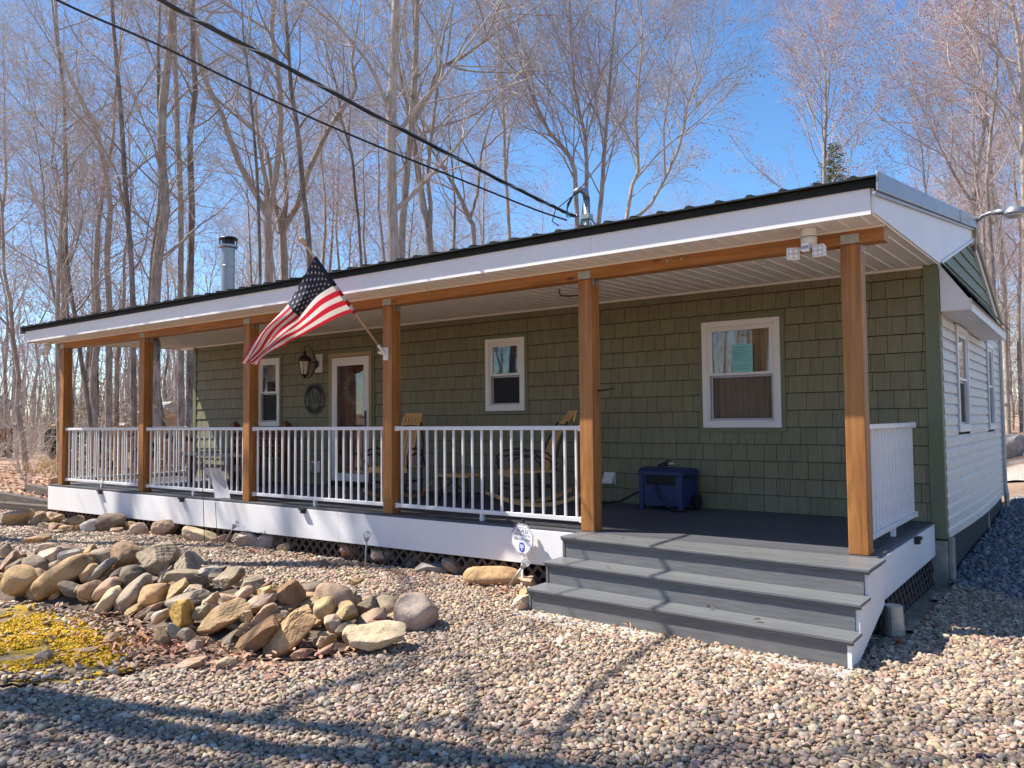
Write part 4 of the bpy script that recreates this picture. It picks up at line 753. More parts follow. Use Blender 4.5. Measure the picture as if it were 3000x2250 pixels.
def rockshape(seed,ang,sub3=True):
    g=np.random.default_rng(seed); S,F=(ICO3,ICF3) if ang<20 else (ICO4,ICF4)
    n=int(g.integers(9,15)) if ang<20 else int(g.integers(8,12)); N_=g.normal(size=(n,3)); N_/=np.linalg.norm(N_,axis=1)[:,None]; d=g.uniform(.70,.98,n) if ang<20 else g.uniform(.42,.80,n)
    q=d/np.clip(S@N_.T,.05,None); k=ang
    sq=(np.abs(S)**3.0).sum(1)**(-1/3.0)*.98; r=(np.sum(np.clip(q*1.12,0,6)**-k,1)+sq**-k)**(-1/k)
    P=S*r[:,None]; P*=(1+.055*snoise(S,seed+1,2.6)+(.022 if ang<20 else .03)*snoise(S,seed+2,8)+(.006 if ang<20 else .016)*snoise(S,seed+3,24))[:,None]
    mx=np.abs(P).max(0); return P/mx,F
CAMR=Vector((math.cos(-.639),math.sin(.639),0)); CAMF=Vector((-math.sin(.639),math.cos(.639),0))
def rock(i,pos,w,h,rot,col,label,group,name='rock',cat='rock'):
    rd=any(q in label for q in ('egg','round','smooth','oval','humped'))
    smooth_k=14 if rd else 90+(i*7)%40
    P,F=rockshape(100+i,smooth_k)
    g=np.random.default_rng(900+i); dep=min(w,h)*g.uniform(.95,1.25)+.15*max(w,h)
    P=P*np.array([w/2*1.07,dep/2*1.05,h/2*1.1])
    a=R_(rot); ca,sa=math.cos(a),math.sin(a)
    # bbox was measured on the tilted rock: shrink to oriented size
    if 15<abs(rot)<75: P*=np.array([1.08,.98,.84])
    P=np.stack([P[:,0]*ca-P[:,2]*sa,P[:,1],P[:,0]*sa+P[:,2]*ca],1)
    W_=np.outer(P[:,0],CAMR)+np.outer(P[:,1],CAMF)+np.outer(P[:,2],(0,0,1))
    o=place(name,mesh(name,W_,F,'rock_'+col,None,rd)); o.location=Vector(pos)+CAMF*dep*.28
    return tagp(o,label,cat,group)
for i,(pos,w,h,rot,col,lab) in enumerate(PILE): rock(i,(pos[0],pos[1],pos[2]+.012),w*1.08,h*1.12,rot,col,lab,'rocks of the loose stone pile')
for i,(pos,w,h,rot,col,lab) in enumerate(BORD): rock(300+i,(pos[0],pos[1],pos[2]+h*.1),w*1.2,h*1.28,rot,col,lab,'border rocks along the porch front')
# small filler stones in the core of the pile
FR=[(3.0,-3.30),(3.45,-3.05),(3.9,-2.92),(4.6,-2.92),(5.1,-2.92),(5.5,-2.98),(6.1,-2.98),(6.5,-2.98),(6.9,-2.7),(7.0,-2.2),(6.85,-1.9)]
BK=[(2.6,-2.95),(2.95,-2.68),(3.37,-2.42),(3.8,-2.12),(4.2,-2.12),(4.66,-2.12),(5.3,-2.2),(5.8,-2.1),(6.2,-1.75),(6.5,-1.6),(6.67,-1.4)]
HB=[.36,.36,.36,.36,.34,.33,.28,.22,.16,.12,.08]
mb=MB(); rows=[]
for (a,b),(c_,d_),hh in zip(FR,BK,HB):
    rows.append([(a+(c_-a)*t_*1.25,b+(d_-b)*t_*1.25,.03+hh*.82*math.sin(min(1,t_)*1.5)*(1 if t_<1 else .75) if t_<1.2 else .03) for t_ in (0,.2,.4,.6,.8,1,1.2,1.4)])
mb.grid(rows); MT['soil']=pm('soil',(.17,.12,.085),(.08,.058,.042),14,.95,bs=.8,bd=.02)
tagp(mb.build('soil_mound','soil',smooth=True),'dark soil and leaf fill between the stones of the rock pile','soil',kind='stuff')
fill=[]
for k in range(100):
    i=rnd.randrange(len(FR)-1); u=rnd.random(); t_=rnd.uniform(.02,1.0)
    a=[(FR[i][q]*(1-u)+FR[i+1][q]*u)*(1-t_)+(BK[i][q]*(1-u)+BK[i+1][q]*u)*t_ for q in (0,1)]; hh=(HB[i]*(1-u)+HB[i+1]*u)*.85*math.sin(t_*1.5)
    s=rnd.uniform(.07,.15); rock(600+k,(a[0],a[1],.05+hh),s*1.4,s*.8,rnd.choice((0,10,30,40,-20)),rnd.choice(('tan','pink','grey','tang','brown','pinkw','dark')),'small loose stone filling a gap low between the bigger rocks of the pile','small filler stones in the rock pile','small_stone','stone')

# ============ instanced stuff: gravel, crushed stone ============
def gn_scatter(name,P,rot,scl,col,mat,label,cat,sub=2):
    me=bpy.data.meshes.new(name+'_points'); me.vertices.add(len(P)); me.vertices.foreach_set('co',np.asarray(P,np.float32).ravel())
    for an,ty,dat,f in (('rot','FLOAT_VECTOR',rot,'vector'),('scl','FLOAT_VECTOR',scl,'vector'),('col','FLOAT_COLOR',col,'color')):
        a=me.attributes.new(an,ty,'POINT'); a.data.foreach_set(f,np.asarray(dat,np.float32).ravel())
    o=place(name,me); tagp(o,label,cat,kind='stuff')
    ng=bpy.data.node_groups.new(name+'_nodes','GeometryNodeTree')
    ng.interface.new_socket('Geometry',in_out='INPUT',socket_type='NodeSocketGeometry'); ng.interface.new_socket('Geometry',in_out='OUTPUT',socket_type='NodeSocketGeometry')
    a=ng.nodes.new('NodeGroupInput'); b=ng.nodes.new('NodeGroupOutput'); ip=ng.nodes.new('GeometryNodeInstanceOnPoints')
    ic=ng.nodes.new('GeometryNodeMeshIcoSphere'); ic.inputs['Subdivisions'].default_value=sub; ic.inputs['Radius'].default_value=1
    sm=ng.nodes.new('GeometryNodeSetMaterial'); sm.inputs['Material'].default_value=mat
    ss=ng.nodes.new('GeometryNodeSetShadeSmooth')
    def na(n,ty):
        q=ng.nodes.new('GeometryNodeInputNamedAttribute'); q.data_type=ty; q.inputs['Name'].default_value=n; return q.outputs['Attribute']
    L=ng.links.new
    # dent the sphere so pebbles are not perfect ellipsoids
    sp=ng.nodes.new('GeometryNodeSetPosition'); nz=ng.nodes.new('ShaderNodeTexNoise'); nz.inputs['Scale'].default_value=1.1; nz.inputs['Detail'].default_value=1
    ps=ng.nodes.new('GeometryNodeInputPosition'); vm=ng.nodes.new('ShaderNodeVectorMath'); vm.operation='SUBTRACT'; vm.inputs[1].default_value=(.5,.5,.5)
    v2=ng.nodes.new('ShaderNodeVectorMath'); v2.operation='SCALE'; v2.inputs['Scale'].default_value=1.1
    L(ps.outputs[0],nz.inputs['Vector']); L(nz.outputs[1],vm.inputs[0]); L(vm.outputs[0],v2.inputs[0]); L(v2.outputs[0],sp.inputs['Offset'])
    L(ic.outputs['Mesh'],sp.inputs['Geometry']); L(sp.outputs[0],ss.inputs[0]); L(ss.outputs[0],sm.inputs['Geometry']); L(sm.outputs[0],ip.inputs['Instance']); L(a.outputs[0],ip.inputs['Points'])
    L(na('rot','FLOAT_VECTOR'),ip.inputs['Rotation']); L(na('scl','FLOAT_VECTOR'),ip.inputs['Scale']); L(ip.outputs[0],b.inputs[0])
    md=o.modifiers.new('scatter','NODES'); md.node_group=ng; return o
def instmat(name,rough=.75):
    m,t,p=newmat(name); a=N(t,'ShaderNodeAttribute',attribute_name='col',attribute_type='INSTANCER')
    n=noise(t,coords(t,(1,1,1),True),45,4,.6); c=mixc(t,1.0,a.outputs['Color'],ramp(t,n,(.3,(.78,.76,.74)),(.7,(1,1,1))),'MULTIPLY')
    t.links.new(c,p.inputs['Base Color']); p.inputs['Roughness'].default_value=rough; bump(t,p,n,.2,.003); return m
MT['pebble']=instmat('pebble',.62); MT['chip']=instmat('chip',.85)
def scatter_pts(inside,x0,x1,y0,y1,s,keep=lambda x,y:1.0):
    xs=np.arange(x0,x1,s); ys=np.arange(y0,y1,s); X,Y=np.meshgrid(xs,ys); X=X.ravel()+nr.uniform(-.5,.5,X.size)*s; Y=Y.ravel()+nr.uniform(-.5,.5,Y.size)*s
    k=np.array([inside(a,b) and rnd.random()<keep(a,b) for a,b in zip(X,Y)]); return X[k],Y[k]
def pebbles(name,X,Y,z,size,flat,pal,mat,label,cat,sub=2,tilt=.35):
    n=len(X); s=size*np.exp(nr.normal(0,.26,n)); a=nr.uniform(.62,1.0,n); f=nr.uniform(flat*.7,flat*1.35,n)
    scl=np.stack([s,s*a,s*f],1); rot=np.stack([nr.normal(0,tilt,n),nr.normal(0,tilt,n),nr.uniform(0,6.28,n)],1)
    pa=np.array(pal); c=pa[nr.integers(0,len(pa),n)]*np.exp(nr.normal(0,.16,(n,1)))*np.exp(nr.normal(0,.04,(n,3))); c=np.concatenate([np.clip(c,0,.8),np.ones((n,1))],1)
    P=np.stack([X,Y,z(X,Y)+nr.uniform(-.004,.010,n)],1)
    gn_scatter(name,P,rot,scl,c,MT[mat],label,cat,sub)
def vis(x,y):   # thin out what lies outside every nearby view (behind the camera or under the porch)
    return 0.0 if (y>-.0 and x<9.8) else 1.0
X1,Y1=scatter_pts(lambda x,y:in_river(x,y) and (x>5.2+.0*y) and y>-6 and not(7.35<x<9.9 and y>-.86),5.2,13.5,-5.6,2.3,.0255,vis)
X2,Y2=scatter_pts(lambda x,y:in_river(x,y) and x<=5.2,-5,5.2,-4,.0,.036,vis)
xs_,ys_=scatter_pts(in_moss,2.0,6.4,-5.0,-2.9,.0135)
gm=snoise(np.stack([xs_*2.2,ys_*2.2,0*xs_],1),77,2.0)+.45*snoise(np.stack([xs_*7,ys_*7,0*xs_],1),78,2.0)
def edge_d(x,y,poly):
    P=np.array(poly); d=np.full(len(x),9.0)
    for i in range(len(P)):
        a,b=P[i],P[(i+1)%len(P)]; ab=b-a; t_=np.clip(((x-a[0])*ab[0]+(y-a[1])*ab[1])/(ab@ab),0,1); d=np.minimum(d,np.hypot(x-a[0]-t_*ab[0],y-a[1]-t_*ab[1]))
    return d
ed_=edge_d(xs_,ys_,MOSS); k_=(gm>-.06+.6*np.exp(-ed_/.10))&(nr.random(len(gm))<.9); xs_,ys_=xs_[k_],ys_[k_]
X5,Y5=scatter_pts(in_moss,2.0,6.4,-5.0,-2.9,.034); e5=edge_d(X5,Y5,MOSS); k5=nr.random(len(X5))<.03+.9*np.exp(-e5/.09); X5,Y5=X5[k5],Y5[k5]
pebbles('moss_tufts',xs_,ys_,lambda x,y:.043+.012*np.sin(x*7.3+y*3)*np.sin(y*6.1-x*2),np.full(len(xs_),.0095),.7,[(.66,.40,.012),(.74,.47,.02),(.58,.35,.012),(.46,.30,.012)],'chip','tiny cushions of yellow moss carpeting the soil patch','moss',1,.6)
pebbles('river_gravel',np.concatenate([X1,X2,X5]),np.concatenate([Y1,Y2,Y5]),lambda x,y:np.full(len(x),.052),np.concatenate([np.full(len(X1),.0172),np.full(len(X2),.022),np.full(len(X5),.021)]),.55,PEB,'pebble','loose rounded tan and grey pebbles covering the gravel bed','pebbles')
X3,Y3=scatter_pts(lambda x,y:(in_drive(x,y) and y>.6) or (in_drive(x,y) and x>10.6),9.9,14.5,-.5,9,.046)
pebbles('crushed_stone',X3,Y3,lambda x,y:terrain_z(x,y)+.040,np.full(len(X3),.0245),.6,GRV,'chip','loose angular grey stone chips on the driveway','gravel',1,.8)
# dead leaves: one folded leaf outline each, as one litter mesh
def leaves(name,pts,size,label,zf=None):
    V=[];F=[]
    for (x,y,z) in pts:
        s=size*rnd.uniform(.6,1.35); a=rnd.random()*6.28; tx,ty=rnd.gauss(0,.35),rnd.gauss(0,.35); cu=rnd.uniform(.05,.5)
        ca,sa=math.cos(a),math.sin(a); b=len(V)
        for (u,v,w) in ((-1,0,0),(-.35,.5,cu),(.4,.42,cu),(1,0,.1),(.4,-.42,cu),(-.35,-.5,cu)):
            V.append((x+s*(u*ca-v*sa),y+s*(u*sa+v*ca),z+s*(w+u*tx+v*ty+.3)))
        F+=[(b,b+1,b+2,b+3),(b,b+3,b+4,b+5)]
    o=place(name,mesh(name,V,F,'leaf')); return tagp(o,label,'leaves',kind='stuff')
pts=[]
for k in range(15000):
    d=14+26*rnd.random()**1.3; a=R_(rnd.uniform(106,170)); x,y=11.2+d*math.cos(a)*1.0,-6.2+d*math.sin(a)
    x,y=11.2-d*math.sin(R_(rnd.uniform(36,72))),-6.2+d*math.cos(R_(rnd.uniform(36,72)))*.9
    if x<-3.4 and not in_river(x,y): pts.append((x,y,float(terrain_z(x,y))+.01))
leaves('leaf_litter',pts,.06,'reddish brown dead leaves scattered on the woodland floor')
pts=[]
for (cx,cy,sx,sy,n) in ((6.35,-3.08,.45,.10,260),(5.9,-3.25,.25,.12,140),(5.0,-3.0,.35,.10,70),(6.85,-2.65,.25,.15,70),(7.1,-2.3,.12,.25,40),(4.2,-.33,3.2,.10,300),(7.0,-.42,.3,.12,60),(5.2,-3.4,.6,.3,70),(4.6,-3.5,.8,.4,70),(-3.6,-.3,1.2,.4,120),(8.5,-2.5,2.2,1.2,46),(7.5,-1.2,1.5,.6,40)):
    for k in range(n):
        x,y=rnd.gauss(cx,sx),rnd.gauss(cy,sy)
        if y<-.1 and not (7.3<x<10 and y>-1.0): pts.append((x,y,.062+rnd.random()*.02))
pts+=[(8.35,-.93,.085),(8.32,-.95,.09),(9.3,-.9,.25),(8.0,-.62,.425),(7.9,-.2,.605),(8.9,-.75,.248)]
leaves('fallen_leaves',pts,.025,'curled dead leaves caught among the stones and pebbles')
# twigs on the gravel
mbt=MB()
for k in range(60):
    x,y=rnd.uniform(5.5,11.5),rnd.uniform(-4.2,-1.0); a=rnd.random()*3.14; L=rnd.uniform(.08,.3)
    mbt.tube([(x,y,.09),(x+L*.5*math.cos(a),y+L*.5*math.sin(a),.085),(x+L*math.cos(a+.2),y+L*math.sin(a+.2),.09)],.0022,4)
tagp(mbt.build('fallen_twigs','hickory'),'thin dry twigs lying on the pebbles','twigs',kind='stuff')

# ============ flag ============
fl=thing('flag',(4.875,-.03,2.37),'stars and stripes flag on a wooden pole slanting out from a post','flag')
A0=Vector((4.872,-.03,2.36)); A1=Vector((4.868,-1.10,3.375)); dd=(A1-A0).normalized()
MB().tube([A0,A1],.0125,10).build('pole','polewood',fl,smooth=True)
q=MB(); q.tube([A1,A1+dd*.02,A1+dd*.05,A1+dd*.085,A1+dd*.10],[.016,.026,.028,.020,.006],12); q.build('finial','polewood',fl,smooth=True)
q=MB(); q.box(4.835,4.912,-.012,-.001,2.285,2.425); q.tube([A0-dd*.02,A0+dd*.12],.019,12); q.tube([(4.872,-.012,2.35),(4.80,-.05,2.375)],.016,10); q.build('bracket','white_trim',fl,bevel=.002)
ts=[r[0] for r in FLAG]; CP=np.array([r[1] for r in FLAG])   # (5 rows,7,3)
def crs(P,x):  # catmull-rom along first axis, x in [0,n-1]
    n=len(P); i=min(int(x),n-2); f=x-i; p0,p1,p2,p3=P[max(i-1,0)],P[i],P[i+1],P[min(i+2,n-1)]
    return .5*((2*p1)+(-p0+p2)*f+(2*p0-5*p1+4*p2-p3)*f*f+(-p0+3*p1-3*p2+p3)*f**3)
SV=[0,.18,.40,.62,.80,.91,1.0]
def surf(s,t):
    x=np.interp(s,SV,range(7)); y=np.interp(t,ts,range(5))
    row=[crs(CP[k],x) for k in range(5)]; p=crs(row,y)
    return p+np.array([-.3,.9,0])*(.030*math.sin(9*t+5.5*s)*(.25+s)+.016*math.sin(22*t-9*s)*s)
NS,NT=60,39; V=[];F=[];mi=[]
for j in range(NT+1):
    for i in range(NS+1): V.append(surf(i/NS,j/NT))
for j in range(NT):
    for i in range(NS):
        F.append((j*(NS+1)+i,j*(NS+1)+i+1,(j+1)*(NS+1)+i+1,(j+1)*(NS+1)+i)); st=j//3
        mi.append(2 if (i<NS*.4 and st<7) else (0 if st%2==0 else 1))
me=mesh('cloth',np.array(V)-np.array(fl.location),np.array(F,np.int32),['flag_red','flag_white','flag_blue'],mi,True); place('cloth',me,fl)
q=MB(); 
for t0,t1,mt in ((0,1,0),):
    pass
for sgn in (1,-1):
    for r in range(9):
        for c_ in range(6 if r%2==0 else 5):
            s0=.4*((c_*2+1+(r%2))/12); t0=(r+1)/10*7/13; P=[]
            for k in range(10):
                a=math.pi/2+k*math.pi/5; rr=.0285 if k%2==0 else .0115
                P.append(surf(s0+rr*math.cos(a)*.50,t0-rr*math.sin(a)*.92))
            c0=surf(s0,t0); nrm=np.cross(np.array(P[0])-c0,np.array(P[4])-c0); nrm/=np.linalg.norm(nrm)+1e-9
            P=[p_+nrm*.004*sgn for p_ in P]; c0=c0+nrm*.004*sgn
            q.add([c0]+P,[(0,1+k,1+(k+1)%10) for k in range(10)])
q.build('stars','flag_white',fl)
# sleeve of the flag around the pole
q=MB(); i0=A0+dd*((surf(0,1)-np.array(A0))@np.array(dd)); 
segs=[(0,7/13,'flag_blue')]+[(k/13,(k+1)/13,'flag_red' if k%2==0 else 'flag_white') for k in range(7,13)]
def pole_at(t): 
    p=Vector(surf(0,t)); return A0+dd*((p-A0).dot(dd))
for a,b,mt in segs: MB().tube([pole_at(a),pole_at((a+b)/2),pole_at(b)],.021,10).build('sleeve',mt,fl,smooth=True)

# ============ alarm sign, solar lights, garden flag ============
def octagon(c,w,h,y0,y1,r=.30):
    x,z=c; return [(x-w*(.5-r),z-h/2),(x+w*(.5-r),z-h/2),(x+w/2,z-h*(.5-r)),(x+w/2,z+h*(.5-r)),(x+w*(.5-r),z+h/2),(x-w*(.5-r),z+h/2),(x-w/2,z+h*(.5-r)),(x-w/2,z-h*(.5-r))]
sg=thing('yard_sign',(6.80,-.13,.05),'white octagonal alarm company sign on a stake before the fascia','sign',rz=0)
SX,SZ=0,.445; tilt=lambda x,y,z:(6.80+x*.995-.04*(z-.05)*0+x*0, -.13+y-(x*.12)+ (z-.4)*.05, .05+z+ x*-.06)
def sgb(): return MB(tilt)
q=sgb(); q.prism(octagon((SX,SZ),.275,.275,0,0),(-.003,.003),1); q.build('panel','sign',sg)
q=sgb(); o_=octagon((SX,SZ),.268,.268,0,0); i_=octagon((SX,SZ),.256,.256,0,0)
for k in range(8):
    a,b,c_,d_=o_[k],o_[(k+1)%8],i_[(k+1)%8],i_[k]; q.add([(a[0],-.0036,a[1]),(b[0],-.0036,b[1]),(c_[0],-.0036,c_[1]),(d_[0],-.0036,d_[1])],[(0,1,2,3)])
q.build('border','blue_ink',sg)
def text(s,x,z,size,sx=1.0,mat='blue_ink',name='lettering',par=None,y=-.0045):
    cu=bpy.data.curves.new(name,'FONT'); cu.body=s; cu.size=size; cu.align_x='CENTER'; cu.align_y='CENTER'; cu.space_character=1.05
    cu.materials.append(MT[mat]); o=bpy.data.objects.new(name,cu); COL.objects.link(o)
    me=bpy.data.meshes.new_from_object(o.evaluated_get(bpy.context.evaluated_depsgraph_get())); bpy.data.objects.remove(o); o=place(name,me,par)
    p=Vector(tilt(x,y,z)); o.location=p-par.location
    ex=(Vector(tilt(x+1,y,z))-p); ez=(Vector(tilt(x,y,z+1))-p).normalized(); ex.normalize(); ny=ex.cross(ez)
    Mx=Matrix((ex*sx,ez,ny)).transposed(); o.rotation_euler=Matrix((ex,ez,ny)).transposed().to_euler(); o.scale=(sx,1,1); return o
text('PROTECTED BY',SX,SZ+.105,.016,.9,par=sg); text('TRI-PLEX',SX,SZ+.072,.045,.85,par=sg); text('ALARM SERVICES INC',SX,SZ+.038,.027,.80,par=sg); text('856-678-5504',SX,SZ-.002,.036,.92,par=sg)
q=sgb(); q.prism([(-.030,-.105+SZ),(0,-.122+SZ),(.030,-.105+SZ),(.036,-.06+SZ),(.028,-.035+SZ),(0,-.028+SZ),(-.028,-.035+SZ),(-.036,-.06+SZ)],(-.0056,-.0031),1)
MT['sblue']=pm('sign_blue',(.02,.08,.50),(.02,.07,.42),6,.5); q.build('shield','sblue',sg)
q=sgb()
for z_ in (-.052,-.064,-.076): q.box(-.024,.024,-.0064,-.0058,SZ+z_-.004,SZ+z_+.003)
q.prism([(-.008,SZ-.088),(.008,SZ-.088),(0,SZ-.108)],(-.0064,-.0058),1); q.build('shield_marks','sign',sg)
q=sgb(); q.box(-.012,.012,.0035,.012,-.06,.62); q.build('stake','alu',sg); q=sgb(); q.box(-.012,.012,-.006,.014,.592,.625); q.build('stake_cap','black',sg)
m,t,p=newmat('globe_glass'); p.inputs['Roughness'].default_value=.08; p.inputs['Base Color'].default_value=(.9,.93,.95,1); p.inputs['Transmission Weight'].default_value=.75; p.inputs['IOR'].default_value=1.25
vo=N(t,'ShaderNodeTexVoronoi',feature='DISTANCE_TO_EDGE'); vo.inputs['Scale'].default_value=28; t.links.new(coords(t),vo.inputs['Vector']); bump(t,p,ramp(t,vo.outputs['Distance'],(0,0.0),(.12,1.0)),.6,.004); MT['globe']=m
def solar(base,top,label):
    base,top=Vector(base),Vector(top); s=thing('solar_light',base,label,'garden light','solar stake lights along the porch')
    d=(top-base).normalized(); MB().tube([base-d*.05,top-d*.05],.009,8).build('stake','steel',s,smooth=True)
    MB().tube([top-d*.075,top-d*.045,top-d*.03],[.012,.026,.03],12).build('collar','galv',s,smooth=True)
    V=ICO3*.043+np.array(top)-np.array(base); o=place('globe',mesh('globe',V,ICF3,'globe',None,True),s)
solar((6.735,-.30,.05),(6.955,-.29,.32),'crackle glass globe light leaning before the alarm sign stake')
solar((4.90,-.34,.05),(4.885,-.30,.408),'clear globe light standing straight in the middle of the rock border')
solar((2.33,-.36,.05),(2.60,-.34,.366),'clear globe light leaning right below the garden flag')
gf=thing('garden_flag',(1.9,-.30,.05),'small pale garden flag blown aside on a thin black metal stand','flag')
q=MB(); q.tube([(1.97,-.36,.05),(1.80,-.30,1.07),(1.795,-.30,1.09)],.005,6); q.tube([(1.79,-.31,1.035),(2.20,-.31,1.045)],.005,6); q.tube([(2.20,-.31,1.045),(2.225,-.31,1.075)],.009,6); q.tube([(2.21,-.33,.05),(2.135,-.32,.60)],.004,6); q.build('stand','black',gf)
P=[]
for j in range(15):
    f=j/14; row=[]
    for i in range(9):
        u=i/8; x=1.84+.345*u+ .235*f**1.5+.01*math.sin(u*5+f*4); z_=1.03+.01*u-.405*f+.03*f*f; row.append((x,-.315+.05*math.sin(f*2.6)+.018*math.sin(u*7+f*3),z_))
    P.append(row)
MB().grid(P).build('cloth','garden_flag',gf,smooth=True)

# ============ wall fittings ============
def wy(y): return WY-.016-y
la=thing('wall_lantern',(.80,wy(.0),2.45),'black coach lantern on a white block left of the door','lantern')
q=MB(); q.box(.86,1.04,wy(.03),wy(.0),2.42,2.72); q.build('mount_block','white_trim',la,bevel=.004)
q=MB(); q.lathe([(.0,0),(.055,0),(.065,.012),(.05,.03),(0,.03)],(.92,wy(.062),2.56),16,1); q.tube([(.92,wy(.06),2.50),(.92,wy(.12),2.40),(.90,wy(.17),2.335),(.86,wy(.2),2.34),(.83,wy(.2),2.36)],.010,6); q.tube([(.92,wy(.06),2.63),(.93,wy(.12),2.76),(.90,wy(.19),2.86),(.84,wy(.21),2.84),(.82,wy(.2),2.76)],.010,6); q.build('bracket','black',la,smooth=True)
q=MB(); c0=(.82,wy(.2),0); q.lathe([(.012,2.78),(.022,2.765),(.014,2.75),(.03,2.735),(.02,2.715),(.035,2.70),(.095,2.655),(.11,2.615),(.105,2.605),(.09,2.60)],c0,16); q.build('cap','black',la,smooth=True)
q=MB(); q.lathe([(.088,2.60),(.050,2.385)],c0,6); q.build('glass','lens',la)
q=MB(); 
for k in range(6):
    a=k*math.pi/3; q.tube([(c0[0]+.092*math.cos(a),c0[1]+.092*math.sin(a),2.605),(c0[0]+.052*math.cos(a),c0[1]+.052*math.sin(a),2.38)],.006,5)
q.lathe([(.055,2.39),(.06,2.375),(.03,2.36),(.02,2.34),(.008,2.32)],c0,12); q.build('cage','black',la)
pl=thing('wall_plaque',(.83,wy(.012),1.99),'black oval metal plaque with a cut-out cabin scene left of the door','plaque')
def ring(a0,b0,a1,b1,y0,y1,n=48):
    V=[];F=[]
    for k in range(n):
        t_=2*math.pi*k/n
        for (a,b,y) in ((a0,b0,y0),(a1,b1,y0),(a1,b1,y1),(a0,b0,y1)): V.append((.83+a*math.cos(t_),y,1.99+b*math.sin(t_)))
    for k in range(n):
        k2=(k+1)%n
        for e in range(4): F.append((k*4+e,k2*4+e,k2*4+(e+1)%4,k*4+(e+1)%4))
    return V,F
q=MB(); q.add(*ring(.255,.262,.225,.232,wy(.014),wy(.010))); q.add(*ring(.165,.168,.145,.150,wy(.014),wy(.010)))
for k in range(26):
    t_=math.pi*(.16+.68*k/25) if k<15 else -math.pi*(.2+.6*(k-15)/10)
    t_=math.pi*(.15+.70*k/14) if k<15 else -math.pi*(.22+.56*(k-15)/10); a,b=.195,.20
    q.tube([(.83+(a-.022)*math.cos(t_),wy(.012),1.99+(b-.022)*math.sin(t_)),(.83+(a+.028)*math.cos(t_),wy(.012),1.99+(b+.028)*math.sin(t_))],.009,4)
q.build('oval_frame','black',pl)
q=MB(); q.prism([(.70,1.90),(.96,1.90),(.95,1.97),(.93,1.97),(.93,2.05),(.88,2.10),(.85,2.06),(.83,2.0),(.80,2.0),(.80,2.13),(.77,2.13),(.77,2.02),(.72,1.98)],(wy(.014),wy(.010)),1); q.build('cabin_silhouette','black',pl)
wr=thing('wreath',(1.76,WY+.02,2.13),'round dried flower wreath hanging behind the storm door glass','wreath')
V=[];F=[]
for k in range(1500):
    a=rnd.random()*6.28; r=.205+rnd.gauss(0,.035); y=WY+.025+rnd.gauss(0,.012); s=rnd.uniform(.008,.02); b=len(V); p0=Vector((1.76+r*math.cos(a),min(y,WY+.05),2.13+r*math.sin(a)))
    d1=Vector((rnd.gauss(0,1),rnd.gauss(0,.5),rnd.gauss(0,1))).normalized()*s; d2=Vector((rnd.gauss(0,1),rnd.gauss(0,.5),rnd.gauss(0,1))).normalized()*s*.6
    V+=[tuple(p0-d1-Vector(wr.location)),tuple(p0+d2-Vector(wr.location)),tuple(p0+d1-Vector(wr.location)),tuple(p0-d2-Vector(wr.location))]; F.append((b,b+1,b+2,b+3))
place('dried_flowers',mesh('dried_flowers',V,F,'wreath'),wr)
vt=thing('dryer_vent',(6.35,wy(0),.89),'white hooded wall vent between the post and the blue hose box','vent')
q=MB(); q.box(6.27,6.43,wy(.015),wy(0),.82,.965); q.build('plate','white_trim',vt); q=MB(); q.prism([(wy(.015),.96),(wy(.09),.86),(wy(.09),.835),(wy(.015),.835)],(6.285,6.42),0); q.build('hood','white_trim',vt)
q=MB(); [q.box(6.29+.02*k,6.297+.02*k,wy(.088),wy(.02),.824,.8345) for k in range(7)]; q.build('grille','grey_metal',vt)
ob=thing('outlet_box',(.87,wy(0),.88),'white outdoor outlet cover low on the wall left of the door','outlet')
q=MB(); q.box(.77,.98,wy(.02),wy(0),.79,.975); q.build('plate','white_trim',ob,bevel=.004); q=MB(); q.box(.755,.86,wy(.09),wy(.0202),.82,.94); q.build('cover','grey_metal',ob,bevel=.01)
sc_=thing('security_camera',(-2.66,WY-.06,3.0),'small white security camera under the soffit at the left wall end','camera')
q=MB(); q.tube([(-2.66,WY-.03,3.045),(-2.66,WY-.05,3.0)],.012,8); q.build('mount','white_trim',sc_); q=MB(); q.tube([(-2.66,WY-.03,2.99),(-2.67,WY-.14,2.975)],.03,12); q.build('housing','white_trim',sc_,smooth=True); q=MB(); q.tube([(-2.67,WY-.138,2.9752),(-2.671,WY-.145,2.975)],.026,12); q.build('lens','black',sc_)
q=MB(); q.box(7.926,8.156,WY-.024,WY-.0225,2.115,2.425); nb=q.build('paper_notice','paper'); tagp(nb,'pale blue paper notice taped inside the large front window','notice')
q=MB()
for k in range(15): 
    if k not in (4,5): q.box(7.94,7.94+rnd.uniform(.10,.195),WY-.0252,WY-.0241,2.135+.018*k,2.139+.018*k)
q.build('printed_lines','ink',nb)
def hook(pts,label):
    q=MB(); q.tube(pts,.008,6); tagp(q.build('iron_hook','black'),label,'hook')
hook([(7.366,.10,2.765),(7.22,.06,2.765),(7.15,.04,2.775),(7.135,.035,2.82),(7.145,.035,2.835)],'black iron hook sticking out left of the second post from the right')
hook([(7.51,.10,1.87),(7.6,.08,1.875),(7.69,.06,1.885),(7.69,.06,1.86)],'thin iron hook halfway up the right face of the second post from the right')
ck=thing('wall_clock',(-.40,.30,2.75),'round outdoor clock hanging behind the second post from the left','clock'); ck.rotation_euler=(0,0,R_(-103))
q=MB(); q.lathe([(.0,.0),(.19,.0),(.20,.012),(.20,.035),(.185,.042),(.18,.034),(0,.034)],(0,0,0),32,0); q.build('case','grey_metal',ck,smooth=False,local=True)
q=MB(); q.lathe([(.0,0),(.178,0),(.178,.001)],(.0345,0,0),32,0); q.build('face','black',ck,local=True)
